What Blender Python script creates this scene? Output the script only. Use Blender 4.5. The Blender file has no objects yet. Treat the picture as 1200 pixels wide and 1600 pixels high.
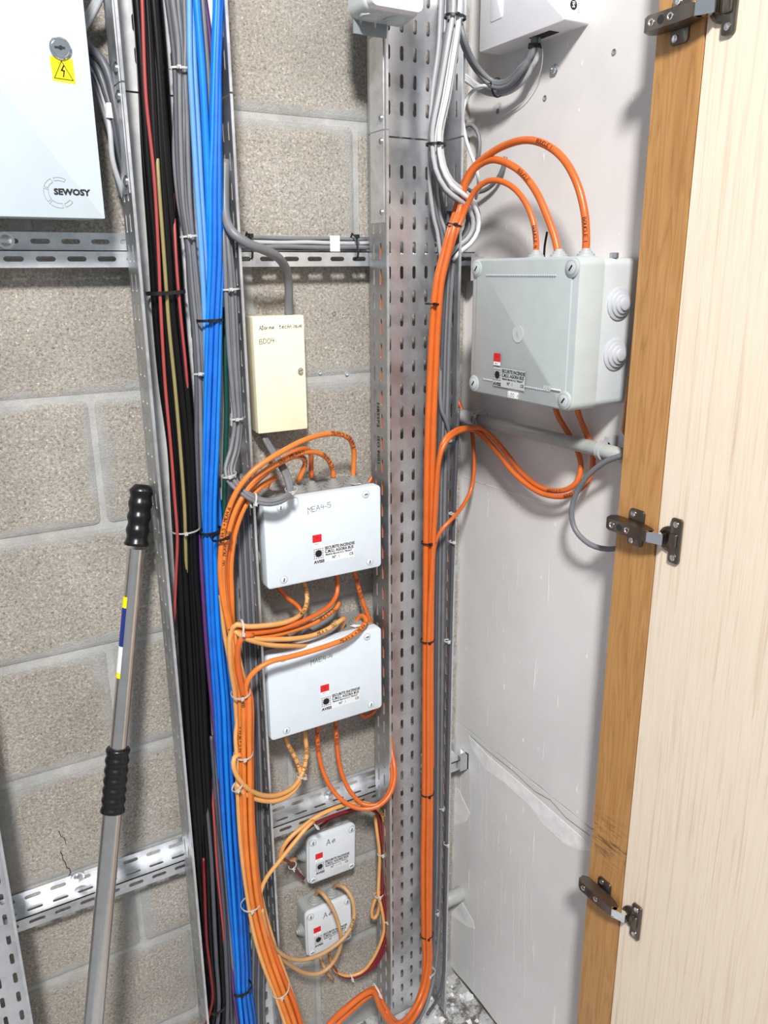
import bpy, math, random
from mathutils import Vector, Matrix
random.seed(7)
C = bpy.context.scene.collection
S = bpy.context.scene
PI = math.pi
# ------------------------------------------------------------------ camera
YAW, PIT, ROL, FPX = math.radians(29.9), math.radians(16.8), math.radians(-.4), 1256.0
CAM = Vector((0, -1.23, 1.605))
_fw = Vector((math.sin(YAW)*math.cos(PIT), math.cos(YAW)*math.cos(PIT), -math.sin(PIT)))
_rt0 = Vector((math.cos(YAW), -math.sin(YAW), 0)); _up0 = _rt0.cross(_fw)
_rt = math.cos(ROL)*_rt0 + math.sin(ROL)*_up0
_up = -math.sin(ROL)*_rt0 + math.cos(ROL)*_up0
cd = bpy.data.cameras.new('camera'); cam = bpy.data.objects.new('camera', cd); C.objects.link(cam)
cd.sensor_fit = 'VERTICAL'; cd.sensor_height = 36; cd.lens = FPX/1600*36; cd.clip_start = .01
M3 = Matrix((_rt, _up, -_fw)).transposed()
cam.matrix_world = Matrix.Translation(CAM) @ M3.to_4x4()
S.camera = cam
# ------------------------------------------------------------------ world, lights, exposure
S.view_settings.view_transform = 'Standard'; S.view_settings.look = 'None'
S.view_settings.gamma = 1; S.view_settings.use_curve_mapping = False
S.view_settings.exposure = 0.14
W = bpy.data.worlds.new('world'); S.world = W; W.use_nodes = True
W.node_tree.nodes['Background'].inputs[0].default_value = (.86, .93, 1, 1)
W.node_tree.nodes['Background'].inputs[1].default_value = .36
def area(name, loc, target, size, power, col):
    l = bpy.data.lights.new(name, 'AREA'); l.shape = 'DISK'; l.size = size; l.energy = power; l.color = col
    o = bpy.data.objects.new(name, l); C.objects.link(o); o.location = loc
    o.rotation_euler = (Vector(target)-Vector(loc)).to_track_quat('-Z', 'Y').to_euler()
area('ceiling_lamp', (-.62, -2.45, 3.6), (.5, -.1, 1.1), .42, 168, (1, .975, .945))
# ------------------------------------------------------------------ helpers
def P(px, py, v):
    """point seen at pixel (px, py) of the survey photo on the plane y = v (v <= 0) or x = v (v > 0)"""
    d = _rt*(px-600)/FPX - _up*(py-800)/FPX + _fw
    t = (v-CAM.y)/d.y if v <= 0 else (v-CAM.x)/d.x
    return CAM + d*t
def thing(name, label, cat, loc=(0,0,0), rotz=0, group=None, kind=None):
    o = bpy.data.objects.new(name, None); C.objects.link(o); o.empty_display_size = .02
    o.location = loc; o.rotation_euler = (0, 0, rotz)
    tag(o, label, cat, group, kind); return o
def tag(o, label=None, cat=None, group=None, kind=None):
    if label: o['label'] = label
    if cat: o['category'] = cat
    if group: o['group'] = group
    if kind: o['kind'] = kind
    return o
class MB:
    def __init__(s): s.v = []; s.f = []
    def add(s, vs, fs):
        b = len(s.v); s.v += [Vector(p) for p in vs]; s.f += [tuple(b+i for i in f) for f in fs]; return s
    def box(s, x0, x1, y0, y1, z0, z1):
        return s.add([(x, y, z) for x in (x0, x1) for y in (y0, y1) for z in (z0, z1)],
                     [(0,1,3,2), (4,6,7,5), (0,4,5,1), (2,3,7,6), (0,2,6,4), (1,5,7,3)])
    def loft(s, loops, cap0=True, cap1=True):
        n = len(loops[0]); b = len(s.v)
        for l in loops: s.v += [Vector(p) for p in l]
        for k in range(len(loops)-1):
            for i in range(n):
                j = (i+1) % n
                s.f.append((b+k*n+i, b+k*n+j, b+(k+1)*n+j, b+(k+1)*n+i))
        if cap0: s.f.append(tuple(b+i for i in reversed(range(n))))
        if cap1: s.f.append(tuple(b+(len(loops)-1)*n+i for i in range(n)))
        return s
    def lathe(s, c, axis, prof, n=16, cap0=True, cap1=True):
        """prof: (distance along axis, radius)"""
        a = Vector(axis).normalized(); u = a.orthogonal().normalized(); w = a.cross(u)
        return s.loft([[Vector(c)+a*t+(u*math.cos(2*PI*i/n)+w*math.sin(2*PI*i/n))*r for i in range(n)] for t, r in prof], cap0, cap1)
    def ribbon(s, pts, nrm, w, off=0):
        """flat stroke of width w along pts lying on a surface with normal nrm"""
        nrm = Vector(nrm)
        for a, b in zip(pts, pts[1:]):
            a, b = Vector(a), Vector(b); d = b-a
            if d.length < 1e-7: continue
            d.normalize(); q = nrm.cross(d).normalized()*w/2; e = d*w*.4; o = nrm*off
            s.add([a-q-e+o, a+q-e+o, b+q+e+o, b-q+e+o], [(0,3,2,1)])
        return s
    def build(s, name, m, parent=None, smooth=False, world=False, auto=None):
        me = bpy.data.meshes.new(name); o = bpy.data.objects.new(name, me)
        vs = s.v
        if parent is not None and world:
            top = parent; mats = []
            while top: mats.append(Matrix.Translation(top.location) @ top.rotation_euler.to_matrix().to_4x4()); top = top.parent
            mm = Matrix.Identity(4)
            for q in mats: mm = q @ mm
            inv = mm.inverted(); vs = [inv @ p for p in vs]
        elif parent is None:
            c = sum(vs, Vector())/len(vs); vs = [p-c for p in vs]; o.location = c
        me.from_pydata([tuple(p) for p in vs], [], s.f); me.update()
        if smooth: me.shade_smooth()
        if auto: me.shade_smooth(); me.set_sharp_from_angle(angle=math.radians(auto))
        if m: me.materials.append(m)
        if parent is not None: o.parent = parent
        C.objects.link(o); return o
def rrect(w, h, r, y, cx=0, cz=0, n=4):
    """rounded rectangle loop in the xz plane at depth y, seen from -y"""
    out = []
    for sx, sz, a0 in ((1,1,0), (-1,1,90), (-1,-1,180), (1,-1,270)):
        for k in range(n+1):
            a = math.radians(a0+90*k/n)
            out.append((cx+sx*(w/2-r)+r*math.cos(a), y, cz+sz*(h/2-r)+r*math.sin(a)))
    return out
def rbox(mb, w, h, r, y0, y1, bev=.002, cx=0, cz=0, draft=0):
    """rounded box from y0 (back) to y1 (front, more negative) with bevelled front edge"""
    f = lambda y, i: rrect(w-2*i, h-2*i, max(r-i, .0005), y, cx, cz)
    return mb.loft([f(y0, 0), f(y1+bev, draft), f(y1+bev*.3, draft+bev*.3), f(y1, draft+bev)])
def spline(pts, step=.006):
    """Catmull-Rom through pts (Vectors or (Vector, r))"""
    P_ = [Vector(p) for p in pts]
    if len(P_) == 2: P_ = [P_[0], (P_[0]+P_[1])/2, P_[1]]
    Q = [2*P_[0]-P_[1]] + P_ + [2*P_[-1]-P_[-2]]
    out = []
    for i in range(1, len(Q)-2):
        p0, p1, p2, p3 = Q[i-1:i+3]
        n = max(2, int((p2-p1).length/step))
        # centripetal-ish: chord-scaled tangents
        d1 = (p2-p1).length; d0 = max((p1-p0).length, 1e-6); d2 = max((p3-p2).length, 1e-6)
        m1 = ((p1-p0)/d0*d1 + (p2-p1)/1*(d0/d1 if d1 else 1))/(1) if False else ((p2-p0)/(d0+d1))*d1
        m2 = ((p3-p1)/(d1+d2))*d1
        for k in range(n):
            t = k/n; t2 = t*t; t3 = t2*t
            out.append((2*t3-3*t2+1)*p1 + (t3-2*t2+t)*m1 + (-2*t3+3*t2)*p2 + (t3-t2)*m2)
    out.append(P_[-1]); return out
def frames(path):
    T = []
    for i in range(len(path)):
        d = path[min(i+1, len(path)-1)]-path[max(i-1, 0)]
        T.append(d.normalized() if d.length > 1e-9 else (T[-1] if T else Vector((0,0,1))))
    N = T[0].cross(Vector((0.3, -1, 0.2)).normalized()).normalized(); out = []
    for t in T:
        N = (N-t*N.dot(t)).normalized(); out.append((t, N, t.cross(N)))
    return out
def tube(mb, path, r, n=8):
    fr = frames(path); loops = []
    for p, (t, N, B) in zip(path, fr):
        loops.append([p+(N*math.cos(2*PI*i/n)+B*math.sin(2*PI*i/n))*r for i in range(n)])
    return mb.loft(loops)
def mb_tube(path, r, n=8): return tube(MB(), path, r, n)
def pix(pts): return [P(*p[:3]) for p in pts]
# ------------------------------------------------------------------ materials
def nodes(name):
    m = bpy.data.materials.new(name); m.use_nodes = True; nt = m.node_tree
    return m, nt, nt.nodes['Principled BSDF']
def nd(nt, t, **kw):
    n = nt.nodes.new(t)
    for k, v in kw.items():
        if k in n.inputs.keys(): n.inputs[k].default_value = v
        else: setattr(n, k, v)
    return n
def ramp(nt, fac, stops):
    n = nt.nodes.new('ShaderNodeValToRGB'); e = n.color_ramp.elements
    while len(e) < len(stops): e.new(.5)
    for x, (p, c) in zip(e, stops): x.position = p; x.color = (*c, 1) if len(c) == 3 else c
    nt.links.new(fac, n.inputs[0]); return n.outputs[0]
def mix(nt, fac, a, b, blend='MIX'):
    n = nt.nodes.new('ShaderNodeMix'); n.data_type = 'RGBA'; n.blend_type = blend
    for i, v in ((0, fac), (6, a), (7, b)):
        if hasattr(v, 'links'): nt.links.new(v, n.inputs[i])
        elif i == 0: n.inputs[0].default_value = v
        else: n.inputs[i].default_value = (*v, 1)
    return n.outputs[2]
def math_(nt, op, a, b=0, clamp=False):
    n = nt.nodes.new('ShaderNodeMath'); n.operation = op; n.use_clamp = clamp
    for i, v in ((0, a), (1, b)):
        if hasattr(v, 'links'): nt.links.new(v, n.inputs[i])
        else: n.inputs[i].default_value = v
    return n.outputs[0]
def coords(nt, scale=(1,1,1), src='POS', rot=(0,0,0)):
    mp = nt.nodes.new('ShaderNodeMapping'); mp.inputs['Scale'].default_value = scale; mp.inputs['Rotation'].default_value = rot
    if src == 'POS': s_ = nt.nodes.new('ShaderNodeNewGeometry').outputs['Position']
    else: s_ = nt.nodes.new('ShaderNodeTexCoord').outputs['Object']
    nt.links.new(s_, mp.inputs[0]); return mp.outputs[0]
def noise(nt, co, scale, detail=4, rough=.6):
    n = nd(nt, 'ShaderNodeTexNoise', Scale=scale, Detail=detail, Roughness=rough); nt.links.new(co, n.inputs['Vector']); return n.outputs[0]
def bump(nt, b, h, strength, dist):
    n = nd(nt, 'ShaderNodeBump', Strength=strength, Distance=dist); nt.links.new(h, n.inputs['Height']); nt.links.new(n.outputs[0], b.inputs['Normal'])
def plain(name, col, rough=.45, metal=0, var=.06, spec=.5, nb=0, clear=0):
    m, nt, b = nodes(name)
    co = coords(nt, src='POS'); f = noise(nt, co, 35, 5)
    hi = tuple(min(1, c*(1+var)) for c in col); lo = tuple(c*(1-var) for c in col)
    nt.links.new(ramp(nt, f, [(.35, lo), (.65, hi)]), b.inputs['Base Color'])
    b.inputs['Roughness'].default_value = rough; b.inputs['Metallic'].default_value = metal
    b.inputs['Specular IOR Level'].default_value = spec
    if clear: b.inputs['Coat Weight'].default_value = clear; b.inputs['Coat Roughness'].default_value = .15
    if nb: bump(nt, b, noise(nt, co, 400, 2), nb, .0004)
    return m
def concrete(name, block):
    m, nt, b = nodes(name)
    co = coords(nt)
    big = noise(nt, co, 5, 4); mid = noise(nt, co, 230, 4, .8); fine = noise(nt, co, 620, 3, .8)
    vor = nd(nt, 'ShaderNodeTexVoronoi', Scale=430.0); nt.links.new(co, vor.inputs['Vector'])
    base = ramp(nt, big, [(.3, (.36, .335, .30)), (.5, (.43, .40, .36)), (.7, (.50, .47, .43))])
    g = ramp(nt, mid, [(.3, (.30, .28, .26)), (.43, (.85, .84, .83)), (.55, (1.05, 1.04, 1.03)), (.72, (1.75, 1.74, 1.72))])
    c1 = mix(nt, 1, base, g, 'MULTIPLY')
    sp = ramp(nt, vor.outputs['Color'], [(.0, (.5, .48, .46)), (.25, (.95, .95, .95)), (.8, (1, 1, 1)), (.95, (1.5, 1.47, 1.4))])
    c2 = mix(nt, .8, c1, sp, 'MULTIPLY')
    mort = mix(nt, .5, ramp(nt, noise(nt, co, 14, 6, .7), [(.35, (.27, .265, .255)), (.65, (.52, .52, .51))]), ramp(nt, fine, [(.3, (.30, .295, .285)), (.7, (.56, .555, .54))]))
    if block:
        oc = nt.nodes.new('ShaderNodeTexCoord').outputs['Object']
        sx = nt.nodes.new('ShaderNodeSeparateXYZ'); nt.links.new(oc, sx.inputs[0])
        wob = math_(nt, 'MULTIPLY', math_(nt, 'SUBTRACT', noise(nt, co, 9, 5, .6), .5), .09)
        ax = math_(nt, 'SUBTRACT', .24, math_(nt, 'ABSOLUTE', sx.outputs[0]))
        az = math_(nt, 'SUBTRACT', .09, math_(nt, 'ABSOLUTE', sx.outputs[2]))
        dd = math_(nt, 'MINIMUM', ax, math_(nt, 'MULTIPLY', az, 1.6))
        e = math_(nt, 'ADD', dd, wob)
        mask = ramp(nt, math_(nt, 'MULTIPLY', e, 20), [(-.0, (.95, .95, .95)), (.4, (0, 0, 0))])
        col = mix(nt, mask, c2, mort)
    else: col = mort
    nt.links.new(col, b.inputs['Base Color']); b.inputs['Roughness'].default_value = .95
    b.inputs['Specular IOR Level'].default_value = .15
    h = math_(nt, 'ADD', mid, math_(nt, 'MULTIPLY', fine, .6))
    bump(nt, b, h, .9 if block else .35, .0026); return m
def galvanised(name, tint=(.60, .62, .65), rough=.33, sc=55, metal=.9):
    m, nt, b = nodes(name)
    co = coords(nt); v = nd(nt, 'ShaderNodeTexVoronoi', Scale=float(sc)); nt.links.new(co, v.inputs['Vector'])
    n = noise(nt, co, 12, 6, .7)
    lo = tuple(c*.72 for c in tint); hi = tuple(min(1, c*1.22) for c in tint)
    c = ramp(nt, v.outputs['Color'], [(.1, lo), (.5, tint), (.95, hi)])
    c2 = mix(nt, .72, c, ramp(nt, n, [(.3, lo), (.7, hi)]))
    nt.links.new(c2, b.inputs['Base Color']); b.inputs['Metallic'].default_value = metal
    r = ramp(nt, n, [(.3, (rough-.08,)*3), (.7, (rough+.1,)*3)]); nt.links.new(r, b.inputs['Roughness'])
    bump(nt, b, noise(nt, co, 14, 2), .06, .001); return m
def wood(name, a, b_, c, band, stretch, rough=.55, dirt=False, swirl=.35):
    m, nt, b = nodes(name)
    co = coords(nt, stretch, src='POS')
    n1 = noise(nt, co, 3.0, 3, .5)
    w = nd(nt, 'ShaderNodeTexNoise', Scale=band, Detail=4.0, Roughness=.65, Distortion=.35); nt.links.new(co, w.inputs['Vector'])
    ring = math_(nt, 'FRACT', math_(nt, 'MULTIPLY', math_(nt, 'ADD', n1, math_(nt, 'MULTIPLY', w.outputs[0], .15)), 9))
    rc = ramp(nt, ring, [(0, a), (.55, b_), (.93, c), (1, a)])
    wc = ramp(nt, w.outputs[0], [(.35, a), (.5, b_), (.68, c)])
    col = mix(nt, swirl, wc, rc)
    if dirt:
        sp = nt.nodes.new('ShaderNodeSeparateXYZ'); nt.links.new(nt.nodes.new('ShaderNodeNewGeometry').outputs['Position'], sp.inputs[0])
        band_ = math_(nt, 'SUBTRACT', 1, math_(nt, 'MULTIPLY', math_(nt, 'ABSOLUTE', math_(nt, 'SUBTRACT', sp.outputs[2], .74)), 16), clamp=True)
        st = noise(nt, coords(nt, (20, 20, 160)), 1.4, 5, .8)
        k = math_(nt, 'MULTIPLY', ramp(nt, st, [(.5, (0,0,0)), (.58, (1,1,1))]), math_(nt, 'MULTIPLY', band_, .8))
        col = mix(nt, k, col, (.09, .05, .03))
    nt.links.new(col, b.inputs['Base Color']); b.inputs['Roughness'].default_value = rough
    bump(nt, b, w.outputs[0], .15, .001); return m
def plaster():
    m, nt, b = nodes('painted_plaster')
    co = coords(nt); st = coords(nt, (30, 30, 2.2))
    n = noise(nt, co, 3.5, 5, .6); pk = noise(nt, coords(nt, (1, 4, 1)), 4, 2)
    base = ramp(nt, n, [(.3, (.64, .62, .61)), (.5, (.72, .70, .69)), (.7, (.76, .745, .74))])
    drip = ramp(nt, noise(nt, st, 3.2, 3, .6), [(.66, (0,0,0)), (.70, (1,1,1))])
    sp = nt.nodes.new('ShaderNodeSeparateXYZ'); nt.links.new(nt.nodes.new('ShaderNodeNewGeometry').outputs['Position'], sp.inputs[0])
    low = math_(nt, 'MULTIPLY', math_(nt, 'SUBTRACT', 1.25, sp.outputs[2]), 3, clamp=True)
    spl = ramp(nt, noise(nt, coords(nt, (60, 60, 22)), 1.6, 2, .5), [(.735, (0,0,0)), (.75, (1,1,1))])
    k = math_(nt, 'ADD', math_(nt, 'MULTIPLY', math_(nt, 'MULTIPLY', drip, low), .8), math_(nt, 'MULTIPLY', spl, .8), clamp=True)
    c = mix(nt, math_(nt, 'MULTIPLY', low, .55), base, ramp(nt, noise(nt, co, 6, 5, .6), [(.3, (.62, .625, .63)), (.7, (.74, .745, .75))]))
    c = mix(nt, k, c, (.93, .93, .93))
    nt.links.new(c, b.inputs['Base Color']); b.inputs['Roughness'].default_value = .42; b.inputs['Specular IOR Level'].default_value = .35
    h = math_(nt, 'ADD', math_(nt, 'MULTIPLY', n, .8), math_(nt, 'MULTIPLY', k, .5)); bump(nt, b, h, .4, .003); return m
def screed():
    m, nt, b = nodes('dirty_screed'); co = coords(nt)
    n = noise(nt, co, 30, 8, .75); v = noise(nt, co, 9, 5, .7)
    c = ramp(nt, math_(nt, 'ADD', math_(nt, 'MULTIPLY', n, .6), math_(nt, 'MULTIPLY', v, .4)), [(.38, (.05, .045, .04)), (.45, (.22, .21, .2)), (.5, (.62, .62, .63)), (.7, (.8, .8, .82))])
    nt.links.new(c, b.inputs['Base Color']); b.inputs['Roughness'].default_value = .9; bump(nt, b, n, 1, .01); return m
M = dict(
 block=concrete('concrete_block', True), mortar=concrete('mortar', False), plaster=plaster(), screed=screed(),
 filler=plain('joint_filler', (.80, .80, .80), .8, var=.1, nb=.5), rawgyp=plain('raw_edge', (.22, .20, .17), .95, var=.5, nb=1),
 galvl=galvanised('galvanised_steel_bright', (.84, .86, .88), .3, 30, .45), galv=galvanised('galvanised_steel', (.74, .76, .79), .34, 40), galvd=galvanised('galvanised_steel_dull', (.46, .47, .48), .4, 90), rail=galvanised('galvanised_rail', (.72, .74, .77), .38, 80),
 zinc=plain('zinc_bolt', (.75, .76, .78), .25, 1), steel=plain('brushed_steel', (.72, .69, .66), .22, 1), chrome=plain('chrome', (.85, .87, .9), .08, 1),
 bronze=plain('dark_nickel', (.20, .175, .15), .33, 1, var=.12),
 pine=wood('stained_pine', (.44, .215, .068), (.53, .285, .105), (.34, .155, .045), 1.6, (12, 12, .9), .45, True, .55),
 ash=wood('ash_veneer', (.82, .69, .54), (.87, .76, .62), (.70, .545, .41), 7.0, (24, 24, .55), .5, False, .22),
 cable_blue=plain('blue_sheath', (.008, .14, .60), .42, var=.12), cable_lblue=plain('light_blue_sheath', (.12, .32, .70), .45), cable_bright=plain('bright_blue_sheath', (.004, .20, .74), .4),
 black=plain('black_sheath', (.0035, .0035, .004), .36, var=.2, spec=.28), tie_black=plain('black_nylon', (.01, .01, .01), .4), grip=plain('black_rubber_grip', (.005, .005, .006), .3),
 grey=plain('grey_sheath', (.165, .17, .185), .45, var=.08), lgrey=plain('light_grey_sheath', (.42, .43, .45), .45, var=.06), dgrey=plain('dark_grey_sheath', (.075, .08, .095), .45),
 white=plain('white_sheath', (.68, .69, .70), .4), red=plain('red_sheath', (.36, .055, .055), .45), dred=plain('dark_red_sheath', (.17, .010, .013), .4),
 gold=plain('olive_sheath', (.26, .22, .09), .45), purple=plain('purple_sheath', (.09, .03, .14), .45), green=plain('dark_green_sheath', (.005, .06, .045), .45),
 orange=plain('orange_sheath', (.60, .125, .020), .36, var=.07), orange2=plain('pale_orange_sheath', (.69, .19, .030), .4, var=.08), peach=plain('peach_sheath', (.68, .34, .11), .42, var=.08), tan=plain('tan_sheath', (.50, .29, .13), .5, var=.08),
 tie_white=plain('natural_nylon', (.50, .50, .48), .35), sleeve=plain('clear_sleeve', (.50, .50, .52), .25),
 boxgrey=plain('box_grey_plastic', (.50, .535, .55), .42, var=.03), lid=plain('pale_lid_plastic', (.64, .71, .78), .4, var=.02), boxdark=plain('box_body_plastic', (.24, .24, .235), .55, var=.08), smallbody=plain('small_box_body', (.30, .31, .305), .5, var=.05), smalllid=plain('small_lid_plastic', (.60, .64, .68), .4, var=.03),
 clearlid=plain('glossy_lid', (.43, .475, .48), .32, var=.03), rubber=plain('grommet_rubber', (.40, .42, .43), .5), rubber_l=plain('light_grommet', (.47, .49, .53), .35),
 cream=plain('cream_paint', (.86, .80, .58), .4, var=.02), creamd=plain('cream_base', (.55, .50, .37), .5, var=.03), panel=plain('powder_coat', (.50, .575, .63), .45, var=.015, nb=.1),
 whitep=plain('white_abs', (.80, .79, .83), .35, var=.02), greyb=plain('grey_bracket', (.22, .25, .27), .5), label=plain('label_paper', (.72, .75, .79), .5, var=.01), label_w=plain('white_paper', (.88, .87, .86), .5, var=.01), labelg=plain('clear_label', (.50, .54, .545), .4, var=.01),
 ink=plain('black_ink', (.006, .006, .008), .6, var=0), redp=plain('red_print', (.65, .012, .018), .45, var=0), yellow=plain('yellow_print', (.95, .80, .0), .4, var=0), blue_p=plain('blue_print', (.01, .03, .2), .4, var=0), inkg=plain('grey_ink', (.25, .28, .3), .6, var=0),
 hole=plain('hole_dark', (.02, .02, .02), .9), pipe=plain('grey_conduit', (.36, .37, .355), .4), brown=plain('stained_wedge', (.26, .12, .06), .7, var=.2), dirt=plain('debris', (.10, .08, .06), .95, var=.6))
# ------------------------------------------------------------------ writing
GL = {'A':[[(0,0),(2,6),(4,0)],[(1,2),(3,2)]],'B':[[(0,0),(0,6),(3,6),(3,3.3),(0,3.3)],[(3,3.3),(4,2),(3,0),(0,0)]],'C':[[(4,5),(3,6),(1,6),(0,4),(0,2),(1,0),(3,0),(4,1)]],
'D':[[(0,0),(0,6),(2,6),(4,4),(4,2),(2,0),(0,0)]],'E':[[(4,6),(0,6),(0,0),(4,0)],[(0,3),(3,3)]],'L':[[(0,6),(0,0),(4,0)]],'M':[[(0,-2),(0,6),(2,3),(4,6),(4,0)]],'O':[[(1,0),(0,2),(0,4),(1,6),(3,6),(4,4),(4,2),(3,0),(1,0)]],
'U':[[(0,6),(0,1),(1,0),(3,0),(4,1),(4,6)]],'S':[[(4,5),(3,6),(1,6),(0,5),(1,3.3),(3,2.7),(4,1),(3,0),(1,0),(0,1)]],'Z':[[(0,6),(4,6),(0,0),(4,0)]],
'0':[[(1,0),(0,2),(0,4),(1,6),(3,6),(4,4),(4,2),(3,0),(1,0)]],'1':[[(1,5),(2,6),(2,0)]],'3':[[(0,6),(4,6),(2,3.5),(4,2),(3,0),(0,0)]],'4':[[(1,6),(0,2.5),(4,2.5)],[(3,5),(3,0)]],'5':[[(4,6),(0,6),(0,3.5),(3,3.5),(4,2),(3,0),(0,0)]],'6':[[(3,6),(0,3),(0,1),(1,0),(3,0),(4,1),(3,3),(0,2)]],
'-':[[(0,2.5),(3,2.5)]],'.':[[(1,0),(1.4,.5)]],'>':[[(0,3),(4,3)],[(2.5,4.5),(4,3),(2.5,1.5)]],'/':[[(1,0),(3,6)]],' ':[],
'a':[[(3,3),(1,3.4),(0,1.5),(1,0),(3,1),(3,3),(3,0)]],'c':[[(3,3),(1,3.2),(0,1.5),(1,0),(3,.5)]],'e':[[(0,1.7),(3,2),(2.5,3.4),(1,3.2),(0,1.5),(1,0),(3,.6)]],'h':[[(0,0),(1.6,6.5),(.8,3)],[(.6,2),(2,3.3),(3,2.5),(3,0)]],
'i':[[(1,3),(1,0)],[(1,4.6),(1.2,5)]],'l':[[(0,0),(1.5,6),(.6,5.5),(1,0)]],'m':[[(0,0),(0,3.2),(1,3.2),(1.4,0),(1.6,3),(3,3.2),(3.2,0)]],'n':[[(0,0),(0,3.2),(2,3),(2.5,0)]],'q':[[(3,3),(1,3.4),(0,1.5),(1,.3),(3,1.3),(3,3),(3,-2.5)]],'r':[[(0,0),(0,3.2)],[(0,2.4),(2,3.4)]],'t':[[(1.5,6),(.8,.6),(2,0)],[(0,3.6),(3,3.8)]],'u':[[(0,3.2),(0,.5),(1.5,0),(3,1),(3,3.2),(3.2,0)]],'o':[[(1,0),(0,1.5),(1,3.2),(3,3),(3,.8),(1,0)]]}
def strokes(text, adv=5.2, jit=.35):
    out = []; x = 0; rnd = random.Random(text)
    for ch in text:
        dy = rnd.uniform(-jit, jit)
        for st in GL.get(ch, []):
            out.append([(x+a+rnd.uniform(-jit, jit)*.5, b+dy+rnd.uniform(-jit, jit)*.5) for a, b in st])
        x += adv*(.62 if ch in "il.- '" else 1)
    return out, x
def handwriting(parent, text, x, z, h, y, w=.0009, slope=0, adv=5.2, jit=.35):
    """ink strokes on the face y (facing -y) of a part's local frame"""
    mb = MB(); st, _ = strokes(text, adv, jit); k = h/6
    for s_ in st: mb.ribbon([(x+a*k, y, z+b*k+slope*a*k) for a, b in s_], (0,-1,0), w, .0002)
    return mb.build('handwriting', M['ink'], parent)
def printed(parent, text, x, z, size, y, m='ink', bold=0, sx=1.0, rot=0, name='printed_text'):
    cu = bpy.data.curves.new('t', 'FONT'); cu.body = text; cu.size = size; cu.offset = bold; cu.resolution_u = 2
    ob = bpy.data.objects.new('t', cu); C.objects.link(ob); bpy.context.view_layer.update()
    me = bpy.data.meshes.new_from_object(ob.evaluated_get(bpy.context.evaluated_depsgraph_get()))
    bpy.data.objects.remove(ob); bpy.data.curves.remove(cu)
    me.name = name; c, s_ = math.cos(rot), math.sin(rot)
    for v in me.vertices: a, b = v.co.x*sx, v.co.y; v.co = (x+a*c-b*s_, y-.0002, z+a*s_+b*c)
    me.materials.clear(); me.materials.append(M[m])
    o = bpy.data.objects.new(name, me); o.parent = parent; C.objects.link(o); return o
def write_on(parent, path, r, text, s0, h, face=(-.35, -1, .35), flip=False, w=.0008, adv=5.6):
    """ink strokes wrapped on the cable surface, starting at arc length s0"""
    fr = frames(path); L = [0]
    for a, b in zip(path, path[1:]): L.append(L[-1]+(b-a).length)
    st, tot = strokes(text, adv); k = h/6; mb = MB(); f = Vector(face).normalized(); sg = -1 if flip else 1
    if flip: s0 = max(s0, tot*k+.012)
    def at(a, b):
        s_ = s0 + a*k*sg
        i = min(range(len(L)), key=lambda q: abs(L[q]-s_)); i2 = min(max(i, 1), len(L)-2)
        T = fr[i2][0]; p = path[i2] + T*(s_-L[i2]); n = (f-T*f.dot(T)).normalized(); c = (T*sg).cross(n)*-1
        th = (b-3)*k/r
        nn = n*math.cos(th)+c*math.sin(th)
        return p+nn*(r+.00025), nn
    for s_ in st:
        q_ = []
        for u, v in zip(s_, s_[1:]):
            k_ = max(1, int(math.ceil(math.hypot(v[0]-u[0], v[1]-u[1])/1.2)))
            q_ += [((u[0]+(v[0]-u[0])*e/k_), (u[1]+(v[1]-u[1])*e/k_)) for e in range(k_)]
        q_.append(s_[-1])
        for u, v in zip(q_, q_[1:]):
            a, na = at(*u); b, nb_ = at(*v); mb.ribbon([a, b], (na+nb_).normalized(), w)
    if mb.v: mb.build('handwriting', M['ink'], parent, world=True)
# ------------------------------------------------------------------ setting: block wall, plasterboard wall, floor
XR = .883
wb = MB().box(-.6, XR+.1, .0022, .2, -.05, 2.35).build('wall_back', M['mortar'], None); wb['kind'] = 'structure'
joints = {0:.04, 1:.29, 2:.2, 3:.0, 4:.2, 5:-.04, 6:.214, 7:-.03, 8:.16, 9:.41, 10:.16, 11:.4}
def block_mb(x0, x1, z0, z1):
    w, h = x1-x0, z1-z0; cx, cz = (x0+x1)/2, (z0+z1)/2; mb = MB()
    f = lambda y, i: rrect(w-2*i, h-2*i, .008, y, cx, cz, 2)
    return mb.loft([f(.03, -.001), f(.0016, 0), f(.0004, .005), f(0, .012)])
shared = None
for k in range(0, 12):
    z0 = .045+.198*k-.002; jx = joints[k]-.5
    while jx > -.6: jx -= .5
    while jx < XR:
        x0, x1 = max(jx, -.58)+.005, min(jx+.5, XR)-.005
        if x1-x0 > .03:
            full = abs(x1-x0-.49) < 1e-6
            if full and shared: o = bpy.data.objects.new('concrete_block', shared); C.objects.link(o)
            else:
                m_ = block_mb(x0, x1, z0+.005, z0+.193)
                c = Vector(((x0+x1)/2, 0, z0+.099)); m_.v = [v-c for v in m_.v]
                o = m_.build('concrete_block', M['block'], wb)
                if full: shared = o.data
            o.parent = wb; o.location = Vector(((x0+x1)/2, random.uniform(-.0008, .0008), z0+.099))-wb.location
        jx += .5
# dowel holes and wall plugs in the block wall
for i, (px, py) in enumerate(((497,494),(522,490),(536,493),(500,582),(542,584),(477,280),(530,350))):
    c = P(px, py, 0); h_ = MB().lathe((c.x, .001, c.z), (0,-1,0), [(0,.0036),(.0016,.0036),(.002,.003),(.0004,.0018)], 12).build('wall_plug', M['lgrey' if i != 1 else 'grey'], wb, world=True)
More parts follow.
